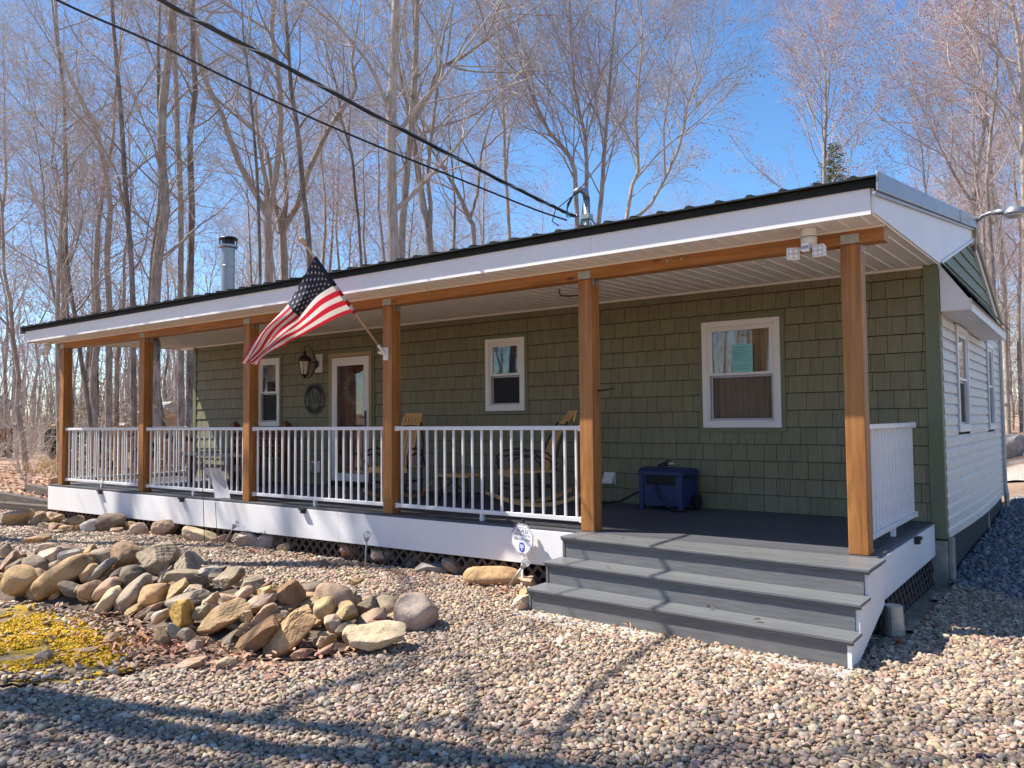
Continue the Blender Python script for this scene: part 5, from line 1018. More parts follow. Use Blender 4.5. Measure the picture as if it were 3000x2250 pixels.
def flood(c,label):
    K=.74
    f=thing('floodlight',c,label,'floodlight','floodlights under the porch eave'); x,y,z_=c; f0=f
    q=MB(); q.lathe([(.0,.0),(.075,0),(.075,-.075),(.072,-.078)],c,20); q.build('junction_box','white_trim',f,smooth=False)
    q=MB(); q.lathe([(.078,-.079),(.078,-.085)],c,20); q.build('gasket','black',f); q=MB(); q.lathe([(.08,-.0855),(.075,-.15),(.045,-.185),(.0,-.19)],c,20); q.build('base','white_trim',f,smooth=True)
    for (dx,yaw,nm) in ((-.14,R_(-28),'lamp_head'),(.12,R_(12),'lamp_head')):
        cx,cy,cz=x+dx,y-.07,z_-.245; ca,sa=math.cos(yaw),math.sin(yaw)
        tf=lambda u,v,w,cx=cx,cy=cy,cz=cz,ca=ca,sa=sa:(cx+u*ca+v*sa,cy-u*sa*1+v*ca,cz+w)
        q=MB(tf); q.prism([(-.052,-.062),(.052,-.062),(.062,-.052),(.062,.052),(.052,.062),(-.052,.062),(-.062,.052),(-.062,-.052)],(-.03,.0),1); q.prism([(-.045,-.05),(.045,-.05),(.045,.05),(-.045,.05)],(.0,.055),1)
        h=q.build(nm,'white_trim',f,bevel=.004)
        q=MB(tf); q.box(-.05,.05,-.0335,-.0305,-.05,.05); q.build('lens','lens',h); q=MB(tf)
        for a in (-.025,.025):
            for b in (-.025,.025): q.lathe([(.0,-.0345),(.017,-.036),(.02,-.0338)],(a,0,b),10,1)
        q.build('led_array','sign',h)
        q=MB(); q.tube([(x+dx*.3,y-.02,z_-.17),(x+dx*.7,y-.01,z_-.20),tf(0,.055,0)],.014,8); q.build('arm','white_trim',f,smooth=True)
    q=MB(); q.box(x-.045,x+.03,y-.12,y-.05,z_-.24,z_-.155); s_=q.build('sensor','white',f,bevel=.006); q=MB(); q.box(x-.044,x+.029,y-.1225,y-.1201,z_-.215,z_-.185); q.build('sensor_window','grey_metal',s_)
    f.scale=(K,K,K)
flood((9.50,-.20,sofz(-.2)-.004),'white twin floodlight under the eave at the right porch corner'); flood((-2.93,-.20,sofz(-.2)-.004),'white twin floodlight under the eave at the left porch corner')
for c,lab,sd_ in (((-1.355,-.046,.575),'black deck light on the fascia near the left porch end',0),((.936,-.046,.575),'black deck light on the fascia left of the garden flag',0),((3.54,-.046,.578),'black deck light on the fascia before the storm door',0),((9.885,1.3,.578),'black deck light on the right side fascia',1)):
    d=thing('deck_light',c,lab,'deck light','small black deck lights on the fascia'); tf=(lambda u,v,w,c=c:(c[0]+u,c[1]-v,c[2]+w)) if not sd_ else (lambda u,v,w,c=c:(c[0]+v,c[1]+u,c[2]+w))
    q=MB(tf); q.box(-.045,.045,.001,.055,-.012,.012); q.build('cap','black',d,bevel=.003); q=MB(tf); q.box(-.03,.03,.001,.04,-.05,-.0125); q.build('body','black',d,bevel=.003)
sl=thing('street_lamp',(10.05,4.86,3.80),'grey gooseneck yard lamp fixed to the roof peak','lamp')
q=MB(); q.tube([(10.02,4.90,3.62),(10.02,4.90,3.86),(10.05,4.88,3.97),(10.12,4.85,4.03),(10.20,4.82,4.045),(10.24,4.80,4.045)],.022,10); q.build('arm','grey_metal',sl,smooth=True)
q=MB(); q.box(9.975,10.045,4.87,4.93,3.70,3.80); q.build('bracket','galv',sl,bevel=.004)
q=MB(); q.tube([(10.22,4.81,4.04),(10.30,4.78,4.035),(10.38,4.75,4.02)],[.028,.035,.04],10); q.build('neck','grey_metal',sl,smooth=True)
q=MB(); q.lathe([(.0,4.075),(.045,4.072),(.065,4.055),(.095,4.03),(.11,3.99),(.112,3.97),(.10,3.965)],(10.46,4.72,0),20); q.build('head','grey_metal',sl,smooth=True)
q=MB(); q.lathe([(.10,3.968),(.095,3.945),(.06,3.925),(0,3.92)],(10.46,4.72,0),20); q.build('lens','lens',sl,smooth=True)

# ============ stovepipe, mast, cables ============
sp=thing('stovepipe',(-2.2,2.72,RZ(2.72)),'shiny steel stovepipe with dark cap rising from the roof','chimney'); q=MB(); c0=(-2.2,2.72,0)
q.lathe([(.125,RZ(2.72)-.1),(.125,4.6),(.128,4.605),(.128,4.63),(.125,4.635),(.125,4.98)],c0,24); q.build('pipe','steel',sp,smooth=False)
q=MB(); q.lathe([(.14,4.97),(.175,4.985),(.175,5.03),(.15,5.04)],c0,24); q.build('collar','steel',sp,smooth=False)
q=MB(); q.lathe([(.12,5.0395),(.12,5.14)],c0,16); [q.box(c0[0]+.155*math.cos(a)-.008,c0[0]+.155*math.cos(a)+.008,c0[1]+.155*math.sin(a)-.008,c0[1]+.155*math.sin(a)+.008,5.03,5.15) for a in [k*math.pi/3 for k in range(6)]]; q.build('vent_cage','black',sp)
q=MB(); q.lathe([(.178,5.145),(.178,5.16),(.14,5.19),(.05,5.21),(.0,5.215)],c0,24); q.build('cap','black',sp,smooth=True)
ms=thing('service_mast',(5.67,3.0,RZ(3.0)),'grey electric service mast with weatherhead on the roof','mast'); q=MB()
q.tube([(5.67,3,RZ(3)-.05),(5.67,3,4.62)],.045,12); q.build('pipe','galv',ms,smooth=True)
q=MB(); q.tube([(5.67,3,4.60),(5.66,2.98,4.70),(5.61,2.92,4.74),(5.55,2.86,4.68)],[.047,.050,.047,.036],10); q.build('weatherhead','grey_metal',ms,smooth=True)
q=MB(); q.box(5.61,5.73,2.94,3.06,4.33,4.40); q.build('clamp','galv',ms); q=MB(); q.tube([(5.69,3.0,4.4),(5.95,3.35,RZ(3.35)+.02)],.012,6); q.tube([(5.68,3.0,4.4),(6.05,2.75,RZ(2.75)+.02)],.012,6); q.build('guy_brace','galv',ms)
q=MB()
for dz in (0,.03,-.03): q.tube([(5.56,2.86,4.68),(5.50,2.78,4.5+dz),(5.52,2.72,4.36+dz),(5.63,2.77,4.33)],.008,6)
q.tube([(5.56,2.86,4.66),(5.42,2.6,4.42),(5.40,2.55,4.26),(5.46,2.62,4.2)],.008,6); q.build('drip_loops','sheath',ms)
def cable(P,r,label,tw):
    P=[np.array(p) for p in P]; Q=[]
    for x in np.linspace(0,len(P)-1,90): Q.append(crs(P,x))
    q=MB(); q.tube([tuple(a) for a in Q],r,6)
    o=q.build('power_cable','sheath',smooth=True); tagp(o,label,'cable')
    if tw:
        q=MB(); L=0; pts=[]
        for k,a in enumerate(np.linspace(0,len(P)-1,700)):
            p_=crs(P,a); pts.append((p_[0]+.020*math.cos(k*.13),p_[1]+.006,p_[2]+.020*math.sin(k*.13)))
        q.tube(pts,.008,5); q.build('neutral_wire','galv',o,smooth=True)
cable(CABLE1,.019,'thick twisted service cable crossing above the roof to the mast',True); cable(CABLE2,.011,'thin telephone line running below the thick service cable',False)

# ============ porch furniture ============
def rocker(loc,rz,label):
    t_=thing('rocking_chair',loc,label,'rocking chair','bentwood rocking chairs on the porch',rz)
    bk=lambda f:(.20+.33*f-.06*math.sin(f*3.1),.40+.68*f)
    for k in range(6):
        x=-.115+.046*k; q=MB(); n=14
        A=[];B=[]
        for i in range(n+1):
            f=i/n; y,z_=bk(f); xx=x*(.95+.08*f) ; hw=.017*(.9+.2*f); y-=.015*(1-((k-2.5)/2.5)**2)*-1
            A.append([(xx-hw,y,z_),(xx+hw,y,z_)]); B.append([(xx-hw,y+.014,z_+.004),(xx+hw,y+.014,z_+.004)])
        q.grid(A); q.grid(B[::-1])
        for i in range(n):
            for (e) in (0,1): q.add([A[i][e],A[i+1][e],B[i+1][e],B[i][e]],[(0,1,2,3)])
        q.build('back_slat','slat',t_,local=True)
    q=MB(); y,z_=bk(1.0); q.prism([(y-.006,z_-.10),(y+.02,z_-.10),(y+.05,z_+.01),(y+.06,z_+.035),(y+.035,z_+.04),(y+.01,z_)],(-.135,.135),0); q.build('head_board','slat',t_,local=True,bevel=.006)
    q=MB()
    for k in range(6): q.box(-.27,.27,-.28+.088*k,-.20+.088*k,.395+.0*k,.418)
    q.box(-.275,.275,-.30,-.282,.35,.42); q.build('seat','slat',t_,local=True,bevel=.004)
    for s in (-1,1):
        pts=[(s*.24,-.46+1.08*i/16,.0+.12*((i/16-.5)*2)**2+.016) for i in range(17)]; q=MB()
        for i in range(16):
            a,b=pts[i],pts[i+1]; q.hexa([(a[0]-.016,a[1],a[2]-.016),(a[0]+.016,a[1],a[2]-.016),(b[0]+.016,b[1],b[2]-.016),(b[0]-.016,b[1],b[2]-.016),(a[0]-.016,a[1],a[2]+.028),(a[0]+.016,a[1],a[2]+.028),(b[0]+.016,b[1],b[2]+.028),(b[0]-.016,b[1],b[2]+.028)])
        q.build('rocker','slat',t_,local=True)
        for (y0,y1) in ((-.27,-.30),(.20,.22)):
            q=MB(); q.tube([(s*.25,y0,.40),(s*.255,(y0+y1)/2+.01,.22),(s*.24,y1,.06)],[.02,.019,.018],7); q.build('leg','hickory',t_,local=True,smooth=True)
        for (h,o) in ((.64,0),(.57,.02)):
            q=MB(); q.tube([(s*(.27+o),-.27,.38),(s*(.29+o),-.31,h-.08),(s*(.29+o),-.24,h),(s*(.285+o),-.02,h+.02),(s*(.28+o),.16,h-.02),(s*(.26+o),.27,h-.14),(s*.25,.24,.38)],.013,6); q.build('arm_hoop','hickory',t_,local=True,smooth=True)
        q=MB(); q.tube([(s*.25,.22,.36),(s*.25,.30,.70),(s*.16,.44,.98)],.016,6); q.build('back_post','hickory',t_,local=True,smooth=True)
    q=MB(); q.tube([(-.25,-.285,.22),(.25,-.285,.20)],.012,6); q.tube([(-.25,.21,.2),(.25,.21,.22)],.012,6); q.tube([(-.25,-.28,.25),(-.25,.21,.18)],.011,6); q.tube([(.25,-.28,.18),(.25,.21,.25)],.011,6); q.tube([(-.17,.43,.93),(0,.455,.95),(.17,.43,.93)],.012,6); q.tube([(-.25,.27,.62),(0,.30,.63),(.25,.27,.62)],.012,6); q.build('stretcher','hickory',t_,local=True,smooth=True)
    return t_
rocker((3.72,1.32,D_+.003),R_(20),'slatted bentwood rocking chair facing the railing beside the door post')
rocker((5.70,1.52,D_+.003),R_(-38),'slatted bentwood rocking chair turned sideways under the small window')
tb=thing('side_table',(4.72,1.45,D_),'low twig side table between the two rocking chairs','table')
q=MB()
for k in range(5): q.box(4.47,4.97,1.27+.075*k,1.335+.075*k,.915,.94)
q.build('table_top','slat',tb,bevel=.004)
for x in (4.50,4.94):
    for y in (1.29,1.61): q=MB(); q.tube([(x,y,.914),(x+.01,y,.75),(x-.005,y,.601)],.02,7); q.build('leg','hickory',tb,smooth=True)
q=MB(); q.tube([(4.5,1.29,.72),(4.72,1.28,.86),(4.94,1.29,.72)],.012,6); q.tube([(4.5,1.29,.70),(4.94,1.61,.70)],.011,6); q.build('stretcher','hickory',tb,smooth=True)
# hose reel box
hb=thing('hose_box',(7.25,2.07,D_),'dark blue resin hose reel box on wheels by the shake wall','hose box')
tfh=lambda x,y,z:(7.25+x*.985+y*.06,2.06+y-x*.10,D_+z)
q=MB(tfh); q.box(-.265,.265,-.175,.175,.045,.385); q.box(-.28,-.22,-.19,-.13,.0,.40); q.box(.22,.28,-.19,-.13,.0,.40); q.box(-.28,-.22,.13,.19,.03,.40); q.box(.22,.28,.13,.19,.03,.40)
for (a,b) in (((-.21,.06),(0,.22)),((0,.22),(.21,.06)),((-.21,.13),(-.04,.26)),((.04,.26),(.21,.13)),((-.21,.26),(.21,.26)),((0,.06),(0,.26))): q.tube([(a[0],-.177,a[1]),(b[0],-.177,b[1])],.004,4)
q.build('body','hosebox',hb,bevel=.006)
q=MB(tfh); q.prism([(-.20,.385),(.20,.385),(.20,.42),(.14,.455),(.0,.468),(-.14,.455),(-.20,.42)],(-.29,.29),0); q.build('lid','hosebox',hb,bevel=.006)
q=MB(tfh); q.box(-.19,.19,-.1775,-.1755,.275,.375); q.build('opening','dark',hb)
q=MB(tfh); q.lathe([(.0,.0),(.085,.0),(.085,.04),(.0,.04)],(.285,.11,.085),20,0); q.build('wheel','rubber',hb)
q=MB(tfh); q.box(.282,.300,-.09,.10,.35,.385); q.build('side_handle','black',hb,bevel=.004)
q=MB(tfh); q.tube([(-.07,-.15,.30),(-.05,-.20,.27),(.02,-.24,.15),(.14,-.28,.055),(.24,-.25,.018),(.33,-.20,.016)],.011,8); ho=q.build('garden_hose','rubber',None,smooth=True); tagp(ho,'black garden hose drooping from the blue box opening','hose')
q=MB(); q.tube([tfh(-.28,.05,.22),(6.8,2.08,.74),(6.62,2.10,.645),(6.4,2.16,.615),(6.15,2.2,.614)],.012,8); tagp(q.build('garden_hose','rubber',None,smooth=True),'black hose running left from the blue box to the wall','hose')
nz=thing('hose_nozzle',tfh(.02,-.02,.47),'black and silver spray nozzle lying on the blue hose box','nozzle')
q=MB(tfh); q.tube([(-.07,-.09,.485),(-.045,-.05,.495),(.0,0,.50)],[.018,.016,.02],8); q.tube([(-.05,-.06,.505),(.0,-.01,.54),(.03,.02,.53)],.008,6); q.build('grip','black',nz,smooth=True); q=MB(tfh); q.tube([(.0,0,.50),(.04,.03,.503),(.055,.04,.505)],[.02,.026,.03],10); q.build('head','steel',nz,smooth=True)
# rustic log bench
be=thing('log_bench',(-.5,1.75,D_),'rustic log bench with pale edged slab seat against the wall','bench')
for x in (-1.0,.42): 
    q=MB(); q.box(x-.06,x+.06,2.02,2.14,.601,1.58); q.add([(x-.065,2.015,1.581),(x+.065,2.015,1.581),(x+.065,2.145,1.581),(x-.065,2.145,1.581),(x,2.08,1.65)],[(3,2,1,0),(0,1,4),(1,2,4),(2,3,4),(3,0,4)]); q.build('back_post','redlog',be)
for x in (-1.45,.42): 
    q=MB(); q.tube([(x,1.52,.601),(x,1.52,1.06)],.06,10); q.build('leg','redlog',be,smooth=True)
q=MB(); q.hexa([(-1.62,1.44,1.06),(.55,1.42,1.06),(.55,2.0,1.06),(-1.6,2.0,1.06),(-1.62,1.44,1.12),(.55,1.42,1.12),(.55,2.0,1.12),(-1.6,2.0,1.12)]); q.build('seat','redlog',be,bevel=.01)
q=MB(); q.hexa([(-1.62,1.415,1.065),(.55,1.395,1.065),(.55,1.419,1.065),(-1.62,1.439,1.065),(-1.62,1.405,1.118),(.55,1.385,1.118),(.55,1.419,1.118),(-1.62,1.439,1.118)]); q.build('seat_edge','bark_edge',be)
for z_ in (1.22,1.34,1.46): 
    q=MB(); q.tube([(-.94,2.06,z_),(.36,2.06,z_)],.045,8); q.build('back_rail','redlog',be,smooth=True)
q=MB(); q.box(-1.40,.36,1.5,1.54,.82,.92); q.build('apron','redlog',be)
# ============ log pile left of the porch ============
def log(c,ax,r,L,split,label,group):
    ax=Vector(ax).normalized(); a=ax.cross(Vector((0,0,1))).normalized(); b=a.cross(ax); n=9 if not split else 6
    ph=rnd.random()*6; ring=[]
    for k in range(n):
        an=2*math.pi*k/n+ph; rr=r*(rnd.uniform(.9,1.08) if not split else rnd.uniform(.7,1.15)); ring.append(a*math.cos(an)*rr+b*math.sin(an)*rr)
    V=[];F=[]
    for e in (-.5,.5): V+=[tuple(ax*L*e+q) for q in ring]
    F=[(k,(k+1)%n,n+(k+1)%n,n+k) for k in range(n)]+[tuple(range(n))[::-1],tuple(range(n,2*n))]
    o=place('firewood_log',mesh('firewood_log',V,F,['logbark','logend'],[0]*n+[1,1])); o.location=c; return tagp(o,label,'log',group)
AXL=(.86,-.50,0.02); s=.0; T_=Vector((.48,.88,0)); O_=Vector((-5.75,.95,0))
for row in range(9):
    z0=.14+row*.165; s=.1+max(0,(row-2))*.15+rnd.uniform(-.1,.1)
    while s<3.6:
        r=rnd.uniform(.07,.135); c=O_+T_*s+Vector((rnd.uniform(-.1,.1),rnd.uniform(-.1,.1),z0+rnd.uniform(-.025,.025)))
        log(c,(AXL[0]+rnd.uniform(-.15,.15),AXL[1]+rnd.uniform(-.15,.15),rnd.uniform(-.05,.1)),r,rnd.uniform(.4,.5),rnd.random()<.55,'split firewood log in the stacked pile beyond the left end of the porch','logs of the firewood stack beside the porch'); s+=r*2.0
for k in range(16):
    c=O_+T_*rnd.uniform(.5,1.6)+Vector((rnd.uniform(.1,.7),rnd.uniform(-.4,.3),.13+rnd.random()*.22)); log(c,(rnd.uniform(-1,1),rnd.uniform(-1,1),rnd.uniform(-.2,.2)),rnd.uniform(.08,.13),rnd.uniform(.4,.55),True,'pale split log lying loose at the foot of the firewood stack','loose logs by the firewood stack')
# far wood stack with tarp
for row in range(9):
    for k in range(16):
        p_=Vector((-31.6,9.1,0))+Vector((.60,.80,0))*(k*.26-2.75)+Vector((0,0,.16+row*.155)); 
        log(p_+Vector((0,0,rnd.uniform(-.03,.03))),(.86,-.5,0),rnd.uniform(.09,.125),.5,rnd.random()<.5,'end of a split log in the distant firewood stack under the blue tarp','logs of the distant firewood stack')
q=MB(); P=[[(-31.7+.60*(k*.5-2.9)+(.86*.35)*(e-1),9.1+.80*(k*.5-2.9)-.5*.35*(e-1),1.66+.10*math.sin(k*1.9+e)-.12*abs(e-1)) for e in range(3)] for k in range(8)]
q.grid(P); tagp(q.build('tarp','tarp',smooth=True),'blue tarp covering the distant firewood stack','tarp')
# neighbour house, yellow shed, odds and ends on the left
nh=thing('neighbour_house',(-62,18,.1),'grey neighbouring house with a low pale roof at the left edge','house')
q=MB(); q.box(-66,-57,13,20,.0,3.0); q.build('wall','housegrey',nh); q=MB(); q.hexa([(-67,12.2,2.9),(-56.2,12.2,2.9),(-56.2,21,2.9),(-67,21,2.9),(-66,16.5,5.4),(-57,16.5,5.4),(-57,16.7,5.4),(-66,16.7,5.4)]); q.build('roof','housegrey',nh)
q=MB(); q.box(-67,-56.1,12.1,12.25,2.8,3.02); q.build('fascia','white_trim',nh)
sh=thing('shed',(-26.6,15.3,.05),'tan garden shed with a pale roof seen between tree trunks','shed'); q=MB(); q.box(-27.4,-25.9,14.6,16.0,.0,2.22); q.build('wall','shedtan',sh); q=MB(); q.prism([(14.45,2.2),(16.15,2.2),(15.3,2.72)],(-27.55,-25.75),0); q.build('roof','shedroof',sh)
q=MB(); q.box(-25.92,-25.88,14.9,15.6,.1,1.9); q.build('door','tanwood',sh)
yb=thing('yellow_hut',(-30.5,15.3,.05),'small yellow box hut far off between the trunks','hut'); q=MB(); q.box(-30.75,-30.25,15.05,15.55,.0,1.5); q.build('wall','yellow',yb); q=MB(); q.prism([(14.98,1.48),(15.62,1.48),(15.3,1.68)],(-30.85,-30.15),0); q.build('roof','shedroof',yb)
tr=thing('utility_trailer',(-27,9.9,.05),'dark covered trailer beyond the left end of the porch','trailer'); tft=lambda x,y,z:(-26.5+x*.6-y*.8,11.0+x*.8+y*.6,z)
q=MB(tft); q.prism([(-1.1,.45),(1.5,.45),(1.5,1.3),(1.1,1.48),(-.9,1.45),(-1.1,1.2)],(-.6,.6),1); q.build('cover','black',tr,bevel=.05)
for x in (-.6,.5):
    q=MB(tft); q.lathe([(.12,-.78),(.33,-.78),(.34,-.74),(.34,-.6),(.12,-.6)],(x,0,.38),16,1); q.build('wheel','rubber',tr)
yt=thing('yellow_tank',(-28.6,9.9,1.7),'rounded yellow plastic cover on the dark trailer','cover'); q=MB(tft); q.lathe([(.0,1.49),(.24,1.495),(.21,1.59),(.12,1.65),(0,1.66)],(-.75,0,0),16); q.build('shell','yellow',yt,smooth=True)
bk_=thing('plastic_barrel',(-29.4,8.9,.05),'pale blue barrel standing beside the distant wood stack','barrel'); q=MB(); q.lathe([(.0,.03),(.27,.03),(.29,.3),(.29,.9),(.27,1.55),(.0,1.55)],(-29.2,8.6,0),16); MT['pblue']=pm('pale_blue',(.25,.40,.55),(.2,.34,.48),4,.4); q.build('body','pblue',bk_); q=MB(); q.lathe([(.2,1.551),(.2,1.58),(0,1.585)],(-29.2,8.6,0),16); q.build('lid','white_trim',bk_)
# timbers on the ground at the left corner
for k,(a,b,z_) in enumerate((((-8.5,1.0),(-3.5,.55),.10),((-9.5,2.2),(-3.6,1.2),.11),((-7.0,-.1),(-3.7,.25),.09))):
    a=Vector((*a,z_)); b=Vector((*b,z_)); d=(b-a).normalized(); n=Vector((-d.y,d.x,0))*.08; u=Vector((0,0,.09)); q=MB()
    q.hexa([a-n-u,b-n-u,b+n-u,a+n-u,a-n+u,b-n+u,b+n+u,a+n+u]); tagp(q.build('timber','timber',bevel=.01),('dark weathered timber lying nearest the porch left corner','dark weathered timber lying farthest back at the left porch corner','short dark timber lying by the border rocks at the left')[k],'timber')
st=thing('tree_stump',(9.05,22.2,.12),'big pale weathered tree stump in the yard behind the house','stump'); P,F=rockshape(77,90); P=P*np.array([.42,.42,.55]); P[:,:2]*=(1.15-.35*P[:,2:3]); o=place('trunk',mesh('trunk',P+np.array([0,0,.42]),F,'whiterock',None,True),st)
P,F=rockshape(78,20); P=P*np.array([.34,.3,.28])+np.array([.55,-.2,.2]); place('root',mesh('root',P,F,'whiterock',None,True),st)
bu=thing('metal_pail',(9.98,.02,.05),'upturned galvanised pail under the right end of the porch','pail'); q=MB(); q.lathe([(.068,.0),(.074,.015),(.064,.20),(.062,.215),(.0,.217)],(9.955,.02,.05),20); q.build('body','galv',bu,smooth=False); q=MB(); q.lathe([(.0745,.04),(.0745,.052)],(9.955,.02,.05),20); q.lathe([(.070,.14),(.070,.15)],(9.955,.02,.05),20); q.build('hoop','galv',bu)
q=MB(); q.box(10.02,10.06,-.28,-.20,.05,.10); tagp(q.build('brick_piece','redlog',bevel=.006),'small red brick piece on the pebbles by the steps','brick')

# ============ trees ============
def tubes(polys,k):
    by={}
    for P,r in polys: by.setdefault(len(P),[]).append((P,r))
    VV=[];FF=[];RR=[];base=0; an=2*np.pi*np.arange(k)/k; cs,sn=np.cos(an),np.sin(an)
    for n,L in by.items():
        P=np.array([a for a,_ in L],np.float32); r=np.array([b for _,b in L],np.float32); m=len(L)
        T=np.empty_like(P); T[:,1:-1]=P[:,2:]-P[:,:-2]; T[:,0]=P[:,1]-P[:,0]; T[:,-1]=P[:,-1]-P[:,-2]; T/=np.linalg.norm(T,axis=2,keepdims=True)+1e-9
        d=P[:,-1]-P[:,0]; ax=np.abs(d).argmin(1); ref=np.zeros((m,3),np.float32); ref[np.arange(m),ax]=1
        A=np.cross(T,ref[:,None,:]); A/=np.linalg.norm(A,axis=2,keepdims=True)+1e-9; B=np.cross(T,A)
        V=P[:,:,None,:]+r[:,:,None,None]*(A[:,:,None,:]*cs[None,None,:,None]+B[:,:,None,:]*sn[None,None,:,None])
        VV.append(V.reshape(-1,3)); RR.append(np.repeat(r.reshape(-1),k))
        i=np.arange(m)[:,None,None]*n*k; j=np.arange(n-1)[None,:,None]*k; c=np.arange(k)[None,None,:]; c2=(c+1)%k
        f=np.stack([i+j+c,i+j+c2,i+j+k+c2,i+j+k+c],-1).reshape(-1,4)+base; FF.append(f); base+=m*n*k
    return np.concatenate(VV),np.concatenate(FF),np.concatenate(RR)
def lerpP(P,t):
    x=t*(len(P)-1); i=min(int(x),len(P)-2); f=x-i; return P[i]*(1-f)+P[i+1]*f,P[i+1]-P[i]
def grow(g,p,d,L,r0,r1,n,wander,up):
    P=[p]; d=d/np.linalg.norm(d); st=L/(n-1)
    for i in range(n-1):
        d=d+g.normal(0,wander,3)+np.array([0,0,up]); d/=np.linalg.norm(d); P.append(P[-1]+d*st)
    return np.array(P),np.linspace(r0,r1,n)
def child_dir(g,t,ang,az):
    t=t/np.linalg.norm(t); a=np.cross(t,[0.3,.2,1.0] if abs(t[2])<.9 else [1,.1,0]); a/=np.linalg.norm(a); b=np.cross(t,a)
    return t*math.cos(ang)+(a*math.cos(az)+b*math.sin(az))*math.sin(ang)
# level spec: count, first fraction, angle, length (m), end taper, points, wander, upward pull
def make_tree(g,stems,spec,zmin=0,pink=False,budn=0):
    lv=[[(np.array(P)[:,:3],np.array(P)[:,3]) for P in stems]]
    for li,(cnt,f0,ang,L,n,wan,up,rmul) in enumerate(spec):
        nxt=[]
        for P,r in lv[-1]:
            az=g.uniform(0,6.28); c=cnt if li else max(3,int(cnt*min(1.2,np.linalg.norm(P[-1]-P[0])/10)))
            for i in range(c):
                t=f0+(1-f0)*(i+g.uniform(.1,.95))/c; t=min(t,.99); p,tan=lerpP(P,t)
                if li==0 and p[2]<zmin: continue
                az+=2.4+g.uniform(-.5,.5); rr=np.interp(t,np.linspace(0,1,len(r)),r)
                Lc=L*g.uniform(.65,1.2)*(1-.55*(t-f0)/(1-f0+1e-6)); d=child_dir(g,tan,ang*g.uniform(.75,1.25),az)
                if li==0: d[2]+=.15
                r0=min(rr*.75,rmul*g.uniform(.8,1.2)*(.6+.4*Lc/L)); nxt.append(grow(g,p,d,Lc,r0,max(.0022,r0*.35),n,wan,up))
        lv.append(nxt)
    TV=tubes(lv[0],9); groups=[]
    for q,k in zip(lv[1:],(5,4,3,3)):
        if q: groups.append(tubes(q,k))
    V=[];F=[];R=[];b=0
    for v,f,r in groups: V.append(v);F.append(f+b);R.append(r);b+=len(v)
    if budn:
        tips=[P[-1] for P,_ in lv[-1]]+[P[-2] for P,_ in lv[-1]]
        sel=g.choice(len(tips),min(budn,len(tips)),replace=False); O=np.array([(1,0,0),(-1,0,0),(0,1,0),(0,-1,0),(0,0,1),(0,0,-1)],np.float32); OF=[(0,2,4,4),(2,1,4,4),(1,3,4,4),(3,0,4,4),(2,0,5,5),(1,2,5,5),(3,1,5,5),(0,3,5,5)]
        T_=np.array([tips[i] for i in sel],np.float32); sz=g.uniform(.014,.032,len(T_)); BV=T_[:,None,:]+O[None]*sz[:,None,None]
        # octahedra as degenerate-free quads: use 4 side quads only
        QF=np.array([(0,4,1,5),(2,4,3,5)],np.int64); V.append(BV.reshape(-1,3)); F.append((np.arange(len(T_))[:,None,None]*6+QF[None]).reshape(-1,4)+b); R.append(np.full(len(T_)*6,-1.0))
    return TV,(np.concatenate(V),np.concatenate(F),np.concatenate(R))
def tree_obj(name,label,group,parts,mat,loc=(0,0,0),kmat=None):
    t_=thing(name,loc,label,'tree',group); (v,f,r),(V,F,R)=parts; o=np.array(loc)
    place('trunk',mesh('trunk',v-o,f,mat,None,True,{'rad':r}),t_); place('crown',mesh('crown',V-o,F,kmat or mat,None,True,{'rad':R}),t_); return t_
HL={'a':('thin crooked tree at the far left edge of the photo','bark'),'b':('slim dark leaning tree rising left of the porch roof end','bark_dark'),'c':('tall grey tree bending left above the left roof end','bark'),'d':('slim dark tree third from the left above the roof','bark_dark'),'e':('thickest tree on the left, mossy trunk with a bend','bark'),'f':('straight grey tree right behind the thick bent one','bark'),'g':('dark mottled tree between the thick bent one and the stovepipe','bark_dark'),'h':('pale forked tree right of the stovepipe','bark_pale'),'i':('thin black sapling in front of the pale forked tree','bark_dark'),'j':('wide forked grey tree behind the flag','bark'),'k':('dark straight tree directly above the flag pole','bark_dark'),'l':('thin tree between the flag and the big pale trunk','bark_dark'),'m':('biggest pale trunk in the middle with a broken stub','bark_pale'),'n':('grey trunk touching the biggest pale one, limbs to the right','bark'),'o':('twin stemmed dark tree right of the big pale trunk','bark'),'p':('leaning forked tree left of the service mast','bark'),'q':('thin pale tree left of the service mast','bark_pale'),'r':('many stemmed maple clump behind the service mast','bark_maple'),'s':('pale spreading tree right of the service mast','bark_pale'),'t':('rounded pink budded maple above the right roof corner','bark_maple'),'u':('budding maple behind the right roof end','bark_maple'),'v':('tall pale maple at the right edge of the photo','bark_pale'),'w':('pale trunk just right of the side wall','bark_pale'),'x':('slim trunk beside the pale one at the right edge','bark')}
TR=lambda h:0.0
